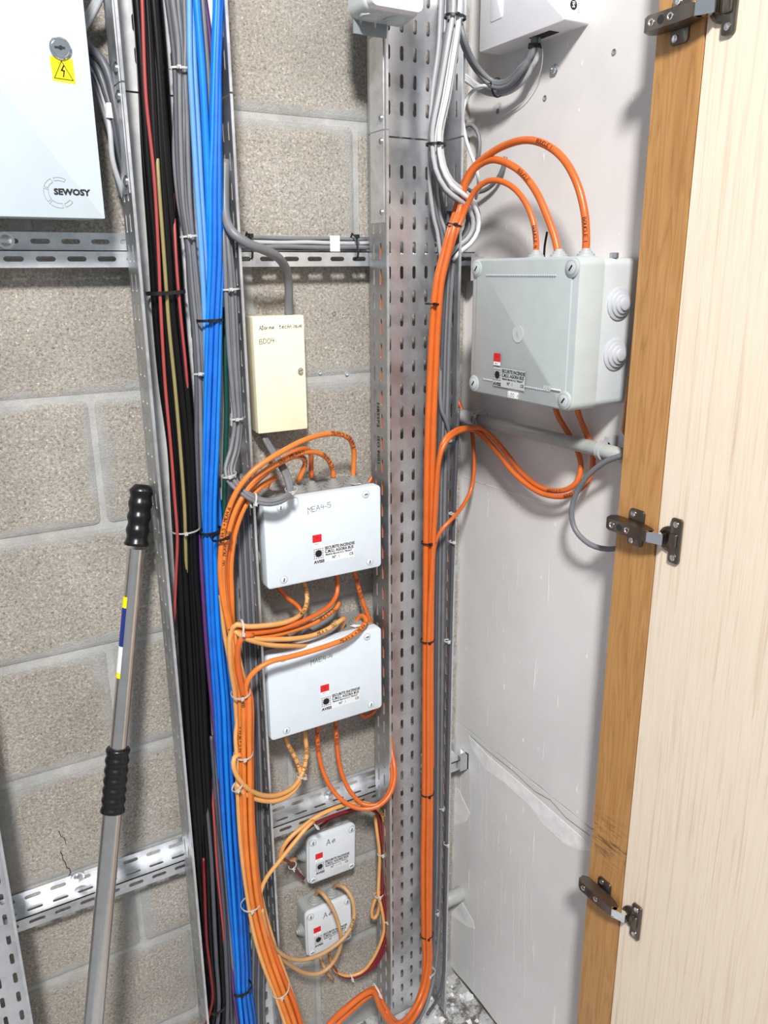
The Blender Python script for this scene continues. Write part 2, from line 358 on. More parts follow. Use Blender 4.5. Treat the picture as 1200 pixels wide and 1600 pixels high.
# plasterboard wall on the right
wr = MB().box(XR+.012, XR+.1, -.47, .05, -.05, 2.35).build('wall_right', M['rawgyp'], None); wr['kind'] = 'structure'
def board(z0, z1):
    mb = MB(); n = 14; rnd = random.Random(z0); ys = [.02-.5*i/n for i in range(n+1)]
    lo = [z0+rnd.uniform(-.0015, .0015) if z0 > .1 else z0+rnd.uniform(-.008, .006) for _ in ys]
    a = [(XR, y, l) for y, l in zip(ys, lo)]+[(XR, y, z1) for y in reversed(ys)]
    b = [(XR+.0125, p[1], p[2]) for p in a]
    mb.loft([a, b]); return mb.build('plasterboard_panel', M['plaster'], wr, world=True)
board(.028, .684); board(.6865, 2.35)
def patch(name, pts, x, m, parent, t=.0005):
    loop = [Vector((x, P(a, b, XR).y, P(a, b, XR).z)) for a, b in pts]
    MB().loft([[p+Vector((.001,0,0)) for p in loop], [p-Vector((t*.4,0,0)) for p in loop], [loop[i]*.94+sum(loop, Vector())/len(loop)*.06-Vector((t+.0,0,0))*1 for i in range(len(loop))]]).build(name, m, parent, world=True)
patch('joint_filler', [(732,1148),(760,1178),(800,1212),(850,1256),(920,1318),(922,1330),(905,1328),(880,1318),(850,1290),(830,1262),(790,1225),(755,1200),(735,1165)], XR, M['filler'], wr)
patch('filler_smear', [(706,1228),(716,1232),(735,1272),(728,1284),(706,1292)], XR, M['filler'], wr)
patch('filler_smear', [(704,1400),(718,1402),(740,1440),(742,1452),(730,1448),(706,1432)], XR, M['filler'], wr)
for a, b in (((715,741),(757,756)),((757,756),(868,792))):
    MB().ribbon([P(*a, XR-.0001), P(*b, XR-.0001)], (-1,0,0), .0022, .0004).build('joint_line', M['filler'], wr, world=True)
c = P(920,1318,XR)
# hairline crack above the filler strip
mb = MB(); pts = [P(x, y, XR-.0003) for x, y in ((735,1150),(768,1178),(800,1203),(835,1236),(860,1250),(885,1278),(922,1306))]
mb.ribbon(pts, (-1,0,0), .0011, .0003); mb.build('hairline_crack', M['rawgyp'], wr, world=True)
# paint drips
mb = MB(); rnd = random.Random(3)
for px, y0, y1 in ((735,1200,1290),(770,1280,1330),(783,1360,1440),(802,1395,1500),(812,1340,1460),(820,1360,1560),(745,1380,1440),(762,770,810),(752,1205,1330),(760,1230,1320),(775,1400,1500),(741,1450,1545),(830,1395,1470),(870,1290,1316),(786,870,905),(770,945,965),(762,1100,1135)):
    pts = [P(px+rnd.uniform(-1.5, 1.5), y0+(y1-y0)*i/6, XR-.0002) for i in range(7)]
    mb.ribbon(pts, (-1,0,0), rnd.uniform(.0008, .0016), .0005)
mb.build('paint_drips', M['label_w'], wr, world=True)['kind'] = 'stuff'
# crack in a block, lower left
mb = MB(); mb.ribbon([P(x, y, 0) for x, y in ((92,1298),(95,1306),(100,1308),(103,1318))]+[], (0,-1,0), .001, .0015)
mb.ribbon([P(x, y, 0) for x, y in ((94,1330),(97,1335),(98,1342),(102,1347),(104,1355),(108,1356),(110,1362),(107,1368))], (0,-1,0), .0012, .0015)
mb.build('hairline_crack', M['hole'], wb, world=True)
# floor
fl = MB(); n = 24
vs = []; rnd = random.Random(5)
for i in range(n+1):
    for j in range(n+1):
        x = -.8+(XR+.1+.8)*i/n; y = -1.6+1.65*j/n; vs.append((x, y, rnd.uniform(-.003, .003)))
fl.add(vs, [(i*(n+1)+j, (i+1)*(n+1)+j, (i+1)*(n+1)+j+1, i*(n+1)+j+1) for i in range(n) for j in range(n)])
fo = fl.build('floor', M['screed'], None); fo['kind'] = 'structure'
mb = MB(); rnd = random.Random(11)
for _ in range(170):
    x = XR-rnd.random()**1.5*.4; y = -rnd.random()*.42; r_ = rnd.uniform(.003, .012)
    vs = []; 
    for sx in (-1,1):
        for sy in (-1,1):
            for sz in (0,1): vs.append((x+sx*r_*rnd.uniform(.4,1), y+sy*r_*rnd.uniform(.4,1), sz*r_*rnd.uniform(.4,1.1)))
    mb.add(vs, [(0,1,3,2), (4,6,7,5), (0,4,5,1), (2,3,7,6), (0,2,6,4), (1,5,7,3)])
tag(mb.build('plaster_debris', M['filler'], None), 'white plaster and dirt crumbs scattered on the floor in the corner', 'debris', kind='stuff')
# ------------------------------------------------------------------ perforated trays and rails
def perf(mb, O, U, V, u0, u1, v0, v1, cu, rv, sw, sl, t, stag=None):
    """perforated sheet: origin O, axes U, V; slots (width sw, length sl along V) centred on cu x rv; thickness t along U x V"""
    O, U, V = Vector(O), Vector(U), Vector(V); Nn = U.cross(V)
    rv = [v for v in rv if v0+sl*.6 < v < v1-sl*.6]
    bu = [u0]+[(a+b)/2 for a, b in zip(cu, cu[1:])]+[u1]; bv = [v0]+[(a+b)/2 for a, b in zip(rv, rv[1:])]+[v1]
    r_ = sw/2; hl = sl/2-r_
    pt = lambda u, v, k: O+U*u+V*v+Nn*(t*k)
    hp = [(r_*math.cos(math.radians(a)), hl*sg+r_*math.sin(math.radians(a))) for sg, a in ((1,0),(1,45),(1,90),(1,135),(1,180),(-1,180),(-1,225),(-1,270),(-1,315),(-1,360))]
    for i, u in enumerate(cu):
        for j, v in enumerate(rv):
            cr = [(bu[i+1], bv[j+1]), (bu[i], bv[j+1]), (bu[i], bv[j]), (bu[i+1], bv[j])]   # TR TL BL BR
            hs = [(u+a, v+b) for a, b in hp]
            F = [(0,4,5), (0,5,6), (1,6,7), (1,7,8), (1,8,9,2), (2,9,10), (2,10,11), (3,11,12), (3,12,13), (3,13,4,0), (0,6,1), (2,11,3)]
            b0 = [pt(*q, 0) for q in cr+hs]; b1 = [pt(*q, 1) for q in cr+hs]
            mb.add(b0+b1, [tuple(reversed(f)) for f in F]+[tuple(14+q for q in f) for f in F]
                   + [(4+q, 4+(q+1) % 10, 18+(q+1) % 10, 18+q) for q in range(10)])
    # rim
    a = [pt(u0, v0, 0), pt(u1, v0, 0), pt(u1, v1, 0), pt(u0, v1, 0)]; b = [pt(u0, v0, 1), pt(u1, v0, 1), pt(u1, v1, 1), pt(u0, v1, 1)]
    mb.add(a+b, [(q, (q+1) % 4, 4+(q+1) % 4, 4+q) for q in range(4)])
def bolt(parent, p, axis, r=.005, name='bolt', m='zinc'):
    mb = MB(); mb.lathe(p, axis, [(0, r*1.5), (.0012, r*1.5)], 14); a = Vector(axis).normalized()
    mb.lathe(Vector(p)+a*.001, axis, [(0, r), (.002, r), (.0032, r*.6), (.0036, .0001)], 10)
    return mb.build(name, M[m], parent, world=True, auto=40)
YB, YL = -.036, -.091
def tray(x0, x1, z0, z1, label, cols, ph, group=None, rowph=0):
    t = thing('cable_tray', label, 'cable tray', (x0, YB, z0), 0, group)
    rows = [ph+.0388*i for i in range(-5, 70)]; rows2 = [r-.006 for r in rows]
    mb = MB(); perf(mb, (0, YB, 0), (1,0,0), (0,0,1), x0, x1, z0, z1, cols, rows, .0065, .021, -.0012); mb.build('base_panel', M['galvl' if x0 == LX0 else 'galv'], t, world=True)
    for xx, sg in ((x0, -1), (x1, 1)):
        mb = MB(); perf(mb, (xx, 0, 0), (0,-1,0), (0,0,1), -YB, -YL, z0, z1, [-YB+.014, -YB+.036], rows2 if sg < 0 else rows, .0058, .025, .0012*(1 if sg < 0 else -1))
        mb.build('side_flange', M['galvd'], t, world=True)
        x_a, x_b = (xx-.0014, xx+.0024) if sg < 0 else (xx-.0030, xx+.0008)
        mb = MB(); mb.box(x_a, x_b, YL-.0022, YL+.0002, z0, z1); mb.build('rolled_lip', M['rail'], t, world=True)
    return t
RX0, RX1 = .664, .803; LX0, LX1 = .279, .423
zsR = P(603,203,YL).z; zsL = P(190,128,YL).z
rc = [.676, .700, .724, .748, .772, .792]
tR1 = tray(RX0, RX1, .02, zsR-.001, 'long lower length of slotted steel tray carrying the bright orange bundle', rc, .164)
tR2 = tray(RX0, RX1, zsR+.0015, 2.2, 'upper length of right slotted steel tray behind the white junction box', rc, .164+.0145)
lc = [.291, .315, .339, .363, .387, .411]
tL1 = tray(LX0, LX1, .02, zsL-.001, 'long lower length of slotted steel tray holding black and blue cables', lc, .16)
tL2 = tray(LX0, LX1, zsL+.0015, 2.2, 'upper length of left slotted steel tray beside the pale blue cabinet', lc, .17)
t3 = tray(-.141, .004, .02, 1.5, 'slotted steel tray cut by the lower left edge of the picture', [-.129,-.105,-.081,-.057,-.033,-.009], .16)
# splice plates with round headed screws
for t, xx, zs in ((tR1, RX0, zsR), (tL1, LX0, zsL)):
    MB().box(xx-.0022, xx-.0002, YL+.006, YB-.008, zs-.13, zs+.0).build('splice_plate', M['rail'], t, world=True)
    for dz in (-.014, -.115): bolt(t, (xx-.002, -.076, zs+dz), (-1, -.15, 0), .0052)
for t, xx, zs in ((tR2, RX0, zsR), (tL2, LX0, zsL)):
    MB().box(xx-.0022, xx-.0002, YL+.006, YB-.008, zs+.002, zs+.13).build('splice_plate', M['rail'], t, world=True)
    bolt(t, (xx-.002, -.076, zs+.018), (-1, -.15, 0), .0052)
q_ = printed(tR1, 'HBSSP2    ISO 9001', 0, 0, .0115, 0, 'ink', sx=1.15, bold=.0001, name='stamped_text')
for v in q_.data.vertices: a, b = v.co.x, v.co.z; v.co = Vector((RX0-.0017, -.0565-b, P(598, 628, -.06).z-a))-tR1.location
def rail(x0, x1, z, hw, hl, ph, label, group=None, bolts=()):
    t = thing('slotted_rail', label, 'mounting rail', (x0, 0, z), 0, group)
    sl = [ph+.0395*i for i in range(-20, 40)]; d = -.033
    rowfix = lambda a, b: [s_ for s_ in sl if a+.02 < s_ < b-.02]
    mb = MB(); perf(mb, (0, -.0018, z), (0,0,-1), (1,0,0), -hw, 0, x0, x1, [-hw/2], rowfix(x0, x1), .0065, .025, -.0014); mb.build('wall_web', M['rail'], t, world=True)
    mb = MB(); perf(mb, (0, 0, z), (0,-1,0), (1,0,0), .0018, -d, x0, x1, [.0175], rowfix(x0, x1), .0055, .025, -.0014); mb.build('ledge', M['rail'], t, world=True)
    mb = MB(); perf(mb, (0, d, z), (0,0,-1), (1,0,0), 0, hl, x0, x1, [hl/2], [s_+.0 for s_ in rowfix(x0, x1)], .0068, .025, -.0014); mb.build('front_lip', M['rail'], t, world=True)
    for bx, bz in bolts: bolt(t, (bx, -.003, bz), (0,-1,0), .0075)
    return t
rail(-.16, .875, 1.6325, .024, .0225, .053, 'horizontal slotted wall rail below the pale blue cabinet', bolts=((P(8,374,0).x, 1.645),))
b1, b2 = P(122,1372,-.004), P(515,1243,-.004)
rail(-.16, .875, .613, .024, .0225, .036, 'sloping looking lower slotted wall rail behind the metal pole', bolts=((b1.x, b1.z), (b2.x, b2.z)))
tag(MB().box(XR-.028, XR-.001, -.05, -.006, 1.585, 1.625).build('rail_bracket', M['zinc'], None), 'small bent zinc bracket at the left edge of the large grey box', 'bracket')
tag(MB().box(XR-.022, XR-.001, -.045, -.036, .595, .63).box(XR-.004, XR, -.045, -.02, .595, .63).build('rail_bracket', M['zinc'], None), 'small zinc rail end poking out at the corner above the filler smear', 'bracket')
# grey waste pipe stub in the corner, low
tag(MB().lathe((XR-.05, -.03, .262), (1, 0, 0), [(0,.013),(.004,.016),(.05,.016)], 20).build('pipe_stub', M['pipe'], None, auto=40), 'short grey pipe stub coming out of the wall low in the corner', 'pipe')
# ------------------------------------------------------------------ cables
def cable(label, m, pts, r, group=None, name='cable', cat='cable', n=8, step=.008, text=()):
    path = spline(pix(pts) if not isinstance(pts[0], Vector) else pts, step)
    o = tag(mb_tube(path, r, n).build(name, M[m], None, smooth=True), label, cat, group)
    for tx in text: write_on(o, path, r, *tx)
    return path
ORD = ['first','second','third','fourth','fifth','sixth','seventh','eighth','ninth','tenth','eleventh','twelfth']
def bundle(pts, specs, group, twist=2.0, n=8, step=.012, phase=0, flat=1.0, exact=True):
    """pts: (px, py, v, R) centre line with ring radius; specs: (material, r, label, ring angle fraction or None=centre)"""
    cen = pix(pts); Rr = [p[3] for p in pts]
    path = spline(cen, step); fr = frames(path); L = [0]
    for a, b in zip(path, path[1:]): L.append(L[-1]+(b-a).length)
    # radius along the path
    kn = [0]
    for a, b in zip(cen, cen[1:]): kn.append(kn[-1]+(b-a).length)
    sc = L[-1]/kn[-1]
    def Rat(s_):
        s_ /= sc
        for i in range(len(kn)-1):
            if s_ <= kn[i+1]: t = (s_-kn[i])/(kn[i+1]-kn[i]); t = t*t*(3-2*t); return Rr[i]+(Rr[i+1]-Rr[i])*t
        return Rr[-1]
    out = []
    for i, sp in enumerate(specs):
        m, r, label, a = sp[:4]; q = []
        for p, (T, N, B), s_ in zip(path, fr, L):
            if a is None: q.append(p+N*math.sin(s_*7+i)*.0008); continue
            th = 2*PI*a+phase+twist*s_ ; R = Rat(s_)*(sp[4] if len(sp) > 4 else 1)
            q.append(p+N*(math.cos(th)*R)+B*(math.sin(th)*R*flat))
        tag(mb_tube(q, r, n).build('cable', M[m], None, smooth=True), label, 'cable', group); out.append(q)
    return out
def zip_tie(label, px, py, v, rx, ry, m='tie_white', dirn=(0,0,1), w=.0026, group=None, tail=True):
    """band of elliptical section around a bundle, with its square head"""
    c = P(px, py, v); T = Vector(dirn).normalized(); N = T.cross(Vector((0,-1,0)))
    if N.length < .1: N = T.cross(Vector((-1,0,0)))
    N.normalize(); B = T.cross(N).normalized(); n = 20
    t = thing('cable_tie', label, 'cable tie', c, 0, group)
    ring = lambda s_, k: [T*k+N*math.cos(2*PI*i/n)*(rx+s_)+B*math.sin(2*PI*i/n)*(ry+s_) for i in range(n)]
    mb = MB(); mb.loft([ring(.0004,-w/2), ring(.0014,-w/2), ring(.0014,w/2), ring(.0004,w/2), ring(.0004,-w/2)], False, False)
    mb.build('band', M[m], t, auto=40)
    f = B if B.y < 0 else -B
    hc = f*(ry+.002)+N*rx*.3; mb = MB(); q = .0026
    vs = [hc+N*a*q+T*b*q*.9+f*c_*q*.7 for a in (-1,1) for b in (-1,1) for c_ in (-1,1)]
    mb.add(vs, [(0,1,3,2), (4,6,7,5), (0,4,5,1), (2,3,7,6), (0,2,6,4), (1,5,7,3)]); mb.build('head', M[m], t)
    if tail: mb_tube([hc, hc+f*.003+N*.001, hc+f*.005+N*.002+T*.001], .0007, 5).build('tail', M[m], t)
    return t
# --- left tray: thick black power cables
ys = (-60, 0, 100, 250, 400, 500, 600, 700, 800, 900, 1000, 1100, 1200, 1290, 1380, 1470, 1560, 1640)
bl = (200, 207, 214, 222, 234, 241, 250, 263, 268, 273, 277, 283, 289, 296, 304, 314, 324, 322)
br = (245, 250, 258, 268, 281, 288, 298, 305, 310, 314, 323, 328, 333, 338, 345, 352, 356, 350)
def interp(xs, vs, x):
    for i in range(len(xs)-1):
        if x <= xs[i+1]: t = (x-xs[i])/(xs[i+1]-xs[i]); return vs[i]+(vs[i+1]-vs[i])*t
    return vs[-1]
def flatrow(L, R, ysr, items, group, wob=.05, seed=1, cat='cable'):
    """items: (material, r, fraction across, depth, label)"""
    rnd = random.Random(seed)
    for m, r, f, d, label in items:
        a, b = rnd.uniform(0, 6), rnd.uniform(.004, .008)
        pts = [(interp(ys_, L, y)+(interp(ys_, R, y)-interp(ys_, L, y))*(f+wob*math.sin(y*b+a)), y, d+.002*math.sin(y*.006+a)) for y in ysr]
        cable(label, m, pts, r, group)
ys_ = ys
items = []
for i in range(5): items.append(('black', .0069, .13+.185*i, -.050, 'thick black power cable deep in the black bundle, %s from the left' % ORD[i]))
for i in range(5): items.append(('black', .0066, .20+.15*i, -.0635, 'glossy black power cable at the front of the black bundle, %s from the left' % ORD[i]))
flatrow(bl, br, ys[:14]+(1380, 1470, 1560, 1640), items, 'black power cables in the left tray', .035)
for i, (dx, m) in enumerate(((-8,'black'),(0,'dgrey'),(8,'black'),(15,'dgrey'))):
    cable('thin %s cable fanning out low in the left tray, %s from the left' % ('black' if m == 'black' else 'dark grey', ORD[i]), m,
          [(316+dx*.5,1180,-.045),(322+dx*.6,1250,-.062),(330+dx*.8,1340,-.078),(334+dx,1420,-.08),(338+dx,1500,-.08),(342+dx*.9,1573,-.08),(334+dx*1.2,1640,-.08)], .0038, 'thin dark cables low in the left tray')
cable('red cable running down the front of the black bundle', 'red', [(220,-40,-.075),(222,0,-.078),(228,150,-.078),(240,267,-.078),(247,383,-.078),(251,480,-.078),(258,600,-.078),(267,700,-.078),(273,780,-.078),(277,840,-.076),(275,900,-.073),(272,970,-.066)], .0024)
cable('olive cable running down the middle of the black bundle', 'gold', [(244,200,-.055),(247,270,-.073),(255,383,-.077),(259,440,-.077),(264,510,-.077),(273,600,-.077),(280,680,-.077),(288,790,-.077),(290,850,-.072),(292,930,-.064)], .0027)
cable('short red cable at the right side of the black bundle', 'red', [(270,290,-.050),(273,360,-.068),(277,430,-.075),(283,500,-.075),(290,570,-.07),(297,660,-.062)], .0022)
cable('red cable emerging from the lower black bundle', 'red', [(330,1210,-.050),(335,1290,-.078),(340,1365,-.085),(346,1425,-.085),(349,1458,-.082),(352,1520,-.068)], .0022)
cable('maroon cable curving along the bottom of the black bundle', 'dred', [(318,1340,-.07),(320,1400,-.085),(323,1470,-.086),(329,1520,-.087),(332,1562,-.088),(322,1600,-.09),(305,1650,-.1)], .0026)
# --- left tray: grey data cables
G1 = 'grey data cables beside the black bundle'
for i, (m, r, pts) in enumerate((
 ('grey',.0036,[(262,-40),(264,0),(272,60),(276,107),(274,180),(273,250),(280,320),(292,380),(296,450),(303,520),(309,600),(311,680),(313,740),(318,820)]),
 ('grey',.0036,[(268,-40),(270,0),(278,60),(280,107),(281,180),(283,250),(286,320),(294,380),(300,450),(307,520),(312,600),(314,680),(317,760),(322,830)]),
 ('grey',.0036,[(276,-40),(278,0),(283,60),(284,107),(287,180),(286,250),(290,320),(298,380),(305,450),(312,520),(316,600),(317,680),(320,760),(325,830)]),
 ('dgrey',.0034,[(256,-40),(261,0),(269,60),(273,107),(275,180),(277,250),(283,320),(292,380),(297,450),(303,520),(307,600),(307,680),(309,760),(312,830)]),
 ('grey',.0034,[(286,-40),(288,0),(290,60),(289,107),(292,180),(294,250),(297,320),(302,380),(309,450),(316,520),(321,600),(323,680),(325,760),(328,830)]))):
    cable('%s data cable left of the blue bundle, %s of five from left' % ('dark grey' if m == 'dgrey' else 'grey', ORD[[1,2,3,0,4][i]]), m, [(x, y, -.062-.004*(i % 2)) for x, y in pts], r, G1)
for i in range(3):
    cable('dark grey data cable left of the blue bundle at the bottom, %s from the left' % ORD[i], 'dgrey' if i != 1 else 'grey',
      [(330+i*5,1150,-.06),(340+i*6,1290,-.066),(350+i*5.5,1400,-.07),(357+i*6,1500,-.072),(360+i*7,1560,-.072),(364+i*7,1640,-.074)], .0033, 'grey data cables left of the lower blue bundle')
cable('left one of the two light blue data cables', 'lblue' if False else 'cable_lblue', [(295,-40,-.074),(295.6,0,-.074),(297,100,-.074),(302,200,-.074),(308,300,-.074),(315,400,-.074),(319,480,-.072),(322,560,-.064),(326,700,-.058)], .0038, 'light blue data cables')
cable('right one of the two light blue data cables', 'cable_lblue', [(298,-40,-.068),(300,0,-.068),(304,100,-.069),(310,200,-.07),(315,300,-.07),(321,400,-.068),(326,500,-.063),(330,620,-.058)], .0036, 'light blue data cables')
cable('thick bright blue data cable slanting across the top of the left tray', 'cable_bright', [(304,-40,-.078),(307,0,-.078),(315,100,-.078),(320,185,-.077),(325,290,-.075),(329,400,-.072),(334,520,-.066),(338,640,-.06)], .0050)
cable('grey cable between the bright blue cables at the top', 'grey', [(313,-40,-.062),(316,0,-.062),(324,100,-.062),(328,190,-.06),(336,320,-.056),(340,450,-.054)], .0038)
cable('purple cable behind the blue cables at the top', 'purple', [(315,-40,-.056),(320,0,-.056),(327,50,-.056),(331,100,-.055),(334,180,-.052),(338,260,-.05)], .0036)
cable('purple cable along the left of the lower blue bundle', 'purple', [(310,820,-.062),(315,890,-.068),(322,1000,-.07),(329,1080,-.07),(337,1160,-.068),(345,1240,-.072),(352,1330,-.07),(360,1440,-.066)], .0034)
cable('purple cable among the lowest blue cables', 'purple', [(362,1500,-.07),(364,1540,-.076),(370,1590,-.08),(376,1640,-.08)], .003)
cable('dark green cable right of the blue bundle', 'green', [(352,480,-.05),(352,560,-.055),(354,640,-.055),(352,720,-.055),(350,860,-.054),(356,960,-.056),(364,1060,-.056),(372,1180,-.056),(380,1300,-.05)], .0040)
# --- blue bundle
bc = [(342,-60),(341,0),(338,100),(337,200),(336,300),(337,400),(334,500),(332,600),(330,700),(328,800),(331,900),(337,1000),(346,1100),(352,1200),(359,1300),(368,1400),(376,1500),(378,1543),(385,1600),(389,1660)]
bw = [.003,.0035,.004,.0055,.0075,.0085,.0085,.009,.009,.0082,.0084,.0082,.0098,.0105,.011,.0115,.0105,.0098,.011,.0115]
specs = []
for i in range(7):
    specs.append(('cable_blue' if i % 3 else 'cable_bright', .0038, 'blue data cable twisting round the outside of the blue bundle', i/7))
bundle([(x, y, -.075, w) for (x, y), w in zip(bc, bw)], specs, 'blue data cables on the outside of the bundle', twist=1.7, phase=.4)
bundle([(x, y, -.076, .0001) for (x, y) in bc[3:]], [('cable_blue', .0042, 'blue data cable at the heart of the blue bundle', None)], None)
for i, (dx, y0) in enumerate(((15, 690), (10, 640), (19, 1000))):
    pts = [(x+dx*(1 if y < 1250 else .7), y, -.058) for x, y in bc if y >= y0]; pts[0] = (pts[0][0]-dx*.9, pts[0][1], -.048)
    cable('blue data cable on the right behind the blue bundle, %s to appear from the top' % ORD[[1,0,2][i]], 'cable_blue', pts, .0037, 'blue data cables behind the bundle')
# --- grey cluster along the right flange of the left tray, looping to the cream box
GC = 'grey cables tied along the right side of the left tray'
for i in range(4):
    dx = i*4.4; v = -.080+.004*(i % 2); q = i*2.2
    pts = [(345+dx*.5,290,-.06),(350+dx*.7,380,v),(353+dx,450,v),(358+dx,550,v),(364+dx*.8,620,v),(367+dx*.7,656,v),(361+dx*.9,700,v-.004),(352+dx,733,v-.012),(357+dx,752,v-.022),(373+dx*.6,768+q*-.8,v-.04),(397,783-q,-.125+.004*(i % 2)),(422,788-q,-.13+.004*(i % 2)),(445,781-q,-.128),(455-q*.6,768,-.12),(451-q,742,-.1),(437-q,718,-.075),(424-q*.8,698,-.045),(415-q*.6,683,-.03),(411-q*.6,672,-.03)]
    cable('grey cable of the loop tied under the cream box, %s strand from the outside' % ORD[i], 'grey', pts, .0034, GC)
for i in range(5):
    x0 = 379+i*4.2
    cable('dark grey cable inside the right edge of the left tray, %s from the left' % ORD[i], 'dgrey' if i % 2 else 'grey',
      [(x0-12,740,-.05),(x0-8,800,-.06),(x0-3,900,-.064),(x0+2,1000,-.066),(x0+7,1100,-.066),(x0+11,1200,-.064),(x0+15,1320,-.06),(x0+18,1440,-.056),(x0+16,1560,-.052),(x0+18,1640,-.052)], .0030, 'dark cables inside the right edge of the left tray')
# thick grey flexible conduit to the cream box
cable('thick grey cable curving down into the top of the cream box', 'grey', [(352,250,-.06),(351,310,-.068),(354,345,-.08),(366,366,-.095),(388,381,-.1),(412,390,-.095),(434,402,-.08),(447,421,-.06),(451,445,-.045),(451,495,-.03)], .0068, n=12)
# grey cables lying on the upper rail
for i, (z, d, m) in enumerate(((1.652,-.013,'grey'), (1.6455,-.0215,'lgrey'), (1.639,-.0255,'grey'), (1.6385,-.010,'dgrey'))):
    pts = [Vector((x, d+.0008*math.sin(x*40+i), z+.0006*math.sin(x*55+i*2))) for x in (.40,.44,.48,.52,.56,.60,.64,.67)]
    cable('grey cable lying along the upper wall rail, %s from the top' % ORD[i], m, pts, .0034, 'grey cables on the upper rail')
for i, px in enumerate((391, 556)):
    c = P(px, 385, -.03)
    t = thing('cable_tie', 'black strap holding the grey cables to the upper rail, %s one' % ('left' if i == 0 else 'right'), 'cable tie', c)
    mb_tube([Vector((0,.022,.006)), Vector((0,.012,.020)), Vector((0,-.004,.012)), Vector((0,-.008,-.008)), Vector((0,-.006,-.016)), Vector((0,.004,-.02))], .0017, 6).build('band', M['tie_black'], t)
    MB().box(-.003, .003, -.008, -.002, .012, .018).build('head', M['tie_black'], t)
tag(MB().box(P(516,385,-.03).x, P(531,385,-.03).x, -.0302, -.0295, 1.632, 1.6565).build('cable_marker', M['label_w'], None), 'small white marker label stuck on the cables of the upper rail', 'label')
# --- cables at the left of the tray behind the pale blue cabinet
for i, (m, r, pts) in enumerate((
 ('dgrey', .0058, [(110,60,-.02),(140,76,-.03),(160,95,-.045),(172,125,-.05),(180,165,-.055),(190,215,-.058),(200,280,-.05)]),
 ('dgrey', .0052, [(110,85,-.02),(140,92,-.028),(156,115,-.04),(166,145,-.045),(176,180,-.05),(186,230,-.05),(198,290,-.045)]),
 ('lgrey', .0036, [(130,95,-.02),(148,112,-.03),(158,140,-.035),(167,172,-.045),(172,205,-.05),(176,250,-.05),(186,285,-.045),(197,320,-.03)]),
 ('grey', .0034, [(125,100,-.015),(142,118,-.025),(152,146,-.03),(163,178,-.035),(172,212,-.04),(178,260,-.04),(190,310,-.03)]))):
    cable(['thickest dark cable arching out behind the pale blue cabinet','second dark cable arching out behind the pale blue cabinet','pale grey cable with a white marker beside the pale blue cabinet','thin grey cable running closest to the wall beside the pale blue cabinet'][i], m, pts, r, 'cables leaving the pale blue cabinet')
for i in range(3):
    cable('short pale grey cable crossing above and behind the cabinet, %s from the top' % ORD[i], 'lgrey', [(120,40+i*9,-.02),(138,18+i*9,-.03),(152,-5+i*8,-.04),(168,-40+i*8,-.05)], .0035, 'pale cables above the cabinet')
c = P(172,175,-.05); tag(MB().lathe(c-Vector((0,0,.008)), (.1,0,1), [(0,.0062),(.018,.0062)], 12).build('cable_marker', M['label_w'], None, auto=40), 'white marker sleeve round the pale cable beside the cabinet', 'label')
# ------------------------------------------------------------------ right tray: grey bundles
GR = 'pale grey cables in the upper right tray'
top = [(712,-60,-.105,.009),(712,0,-.105,.0085),(711,27,-.106,.008),(704,75,-.105,.0095),(692,150,-.1,.0098),(682,200,-.096,.009),(681,226,-.096,.0085),(686,262,-.1,.009),(700,290,-.106,.009),(716,303,-.108,.009),(731,316,-.105,.008),(741,336,-.1,.008),(741,358,-.095,.008),(731,376,-.09,.008),(716,388,-.08,.008),(704,402,-.07,.008)]
bundle(top, [('white',.0038,'nearly white cable at the front of the upper right bundle',0.0),('lgrey',.0038,'pale grey cable between the two whitish cables of the upper right bundle',.2),('white',.0038,'second whitish cable at the front of the upper right bundle',.4),('lgrey',.0038,'pale grey cable behind the whitish cables of the upper right bundle',.6),('grey',.0038,'mid grey cable at the back of the upper right bundle',.8)], GR, twist=1.2, phase=2.2)
for i in range(4):
    x = 690+i*3.6-2
    cable('thin pale grey cable at the left of the upper right bundle, %s from the left' % ORD[i], 'lgrey' if i % 2 == 0 else 'grey',
      [(x+3,-60,-.07),(x+1,0,-.07),(x-3,75,-.07),(x-13,150,-.068),(x-17+i,226,-.066),(x-16+i*1.5,290,-.064),(x-10+i*2,340,-.06),(x-4+i*3,365,-.058),(x+2+i*3,420,-.055),(x+3+i*2,520,-.052)], .0031, 'thin pale cables beside the main bundle')
for i in range(3):
    cable('mid grey cable under the upper bundle bending into the loop, %s from the left' % ORD[i], 'grey', [(678+i*4,215,-.08),(682+i*4,262,-.085),(692+i*4,290,-.09),(708+i*3,308,-.092),(726,322-i*4,-.09),(735-i*2,345,-.085),(728-i*2,368,-.08),(712-i,384,-.072),(703-i,420,-.062)], .0036, 'mid grey cables of the round loop')
W1 = 'grey cables entering the white box'
for i, (dx, dy) in enumerate(((0,0),(5,-3),(2,5))):
    cable('grey cable swinging from the upper bundle to the white box, %s strand' % ['lower','upper','outermost'][i], 'grey', [(712+dx,-40,-.095),(713+dx,27,-.1),(721+dx,62,.79),(733+dx,92,.81),(750+dx,116+dy*.4,.83),(772,131+dy,.845),(795,128+dy,.85),(817-dx,108+dy*.5,.85),(829+dx*.6,85,.855),(835+dx*.5,55,.857)], .0040, W1)
for i in range(3):
    cable('pale grey cable from behind the tray up into the white box, %s of three' % ['lowest','middle','highest'][i], 'lgrey', [(712,121-i*4,.83),(728,126-i*4,.845),(748,140-i*3,.855),(772,148-i*4,.86),(798,143-i*4,.862),(822,122-i*4,.862),(835+i*2,92,.862),(838+i*2,55,.862)], .0034, W1)
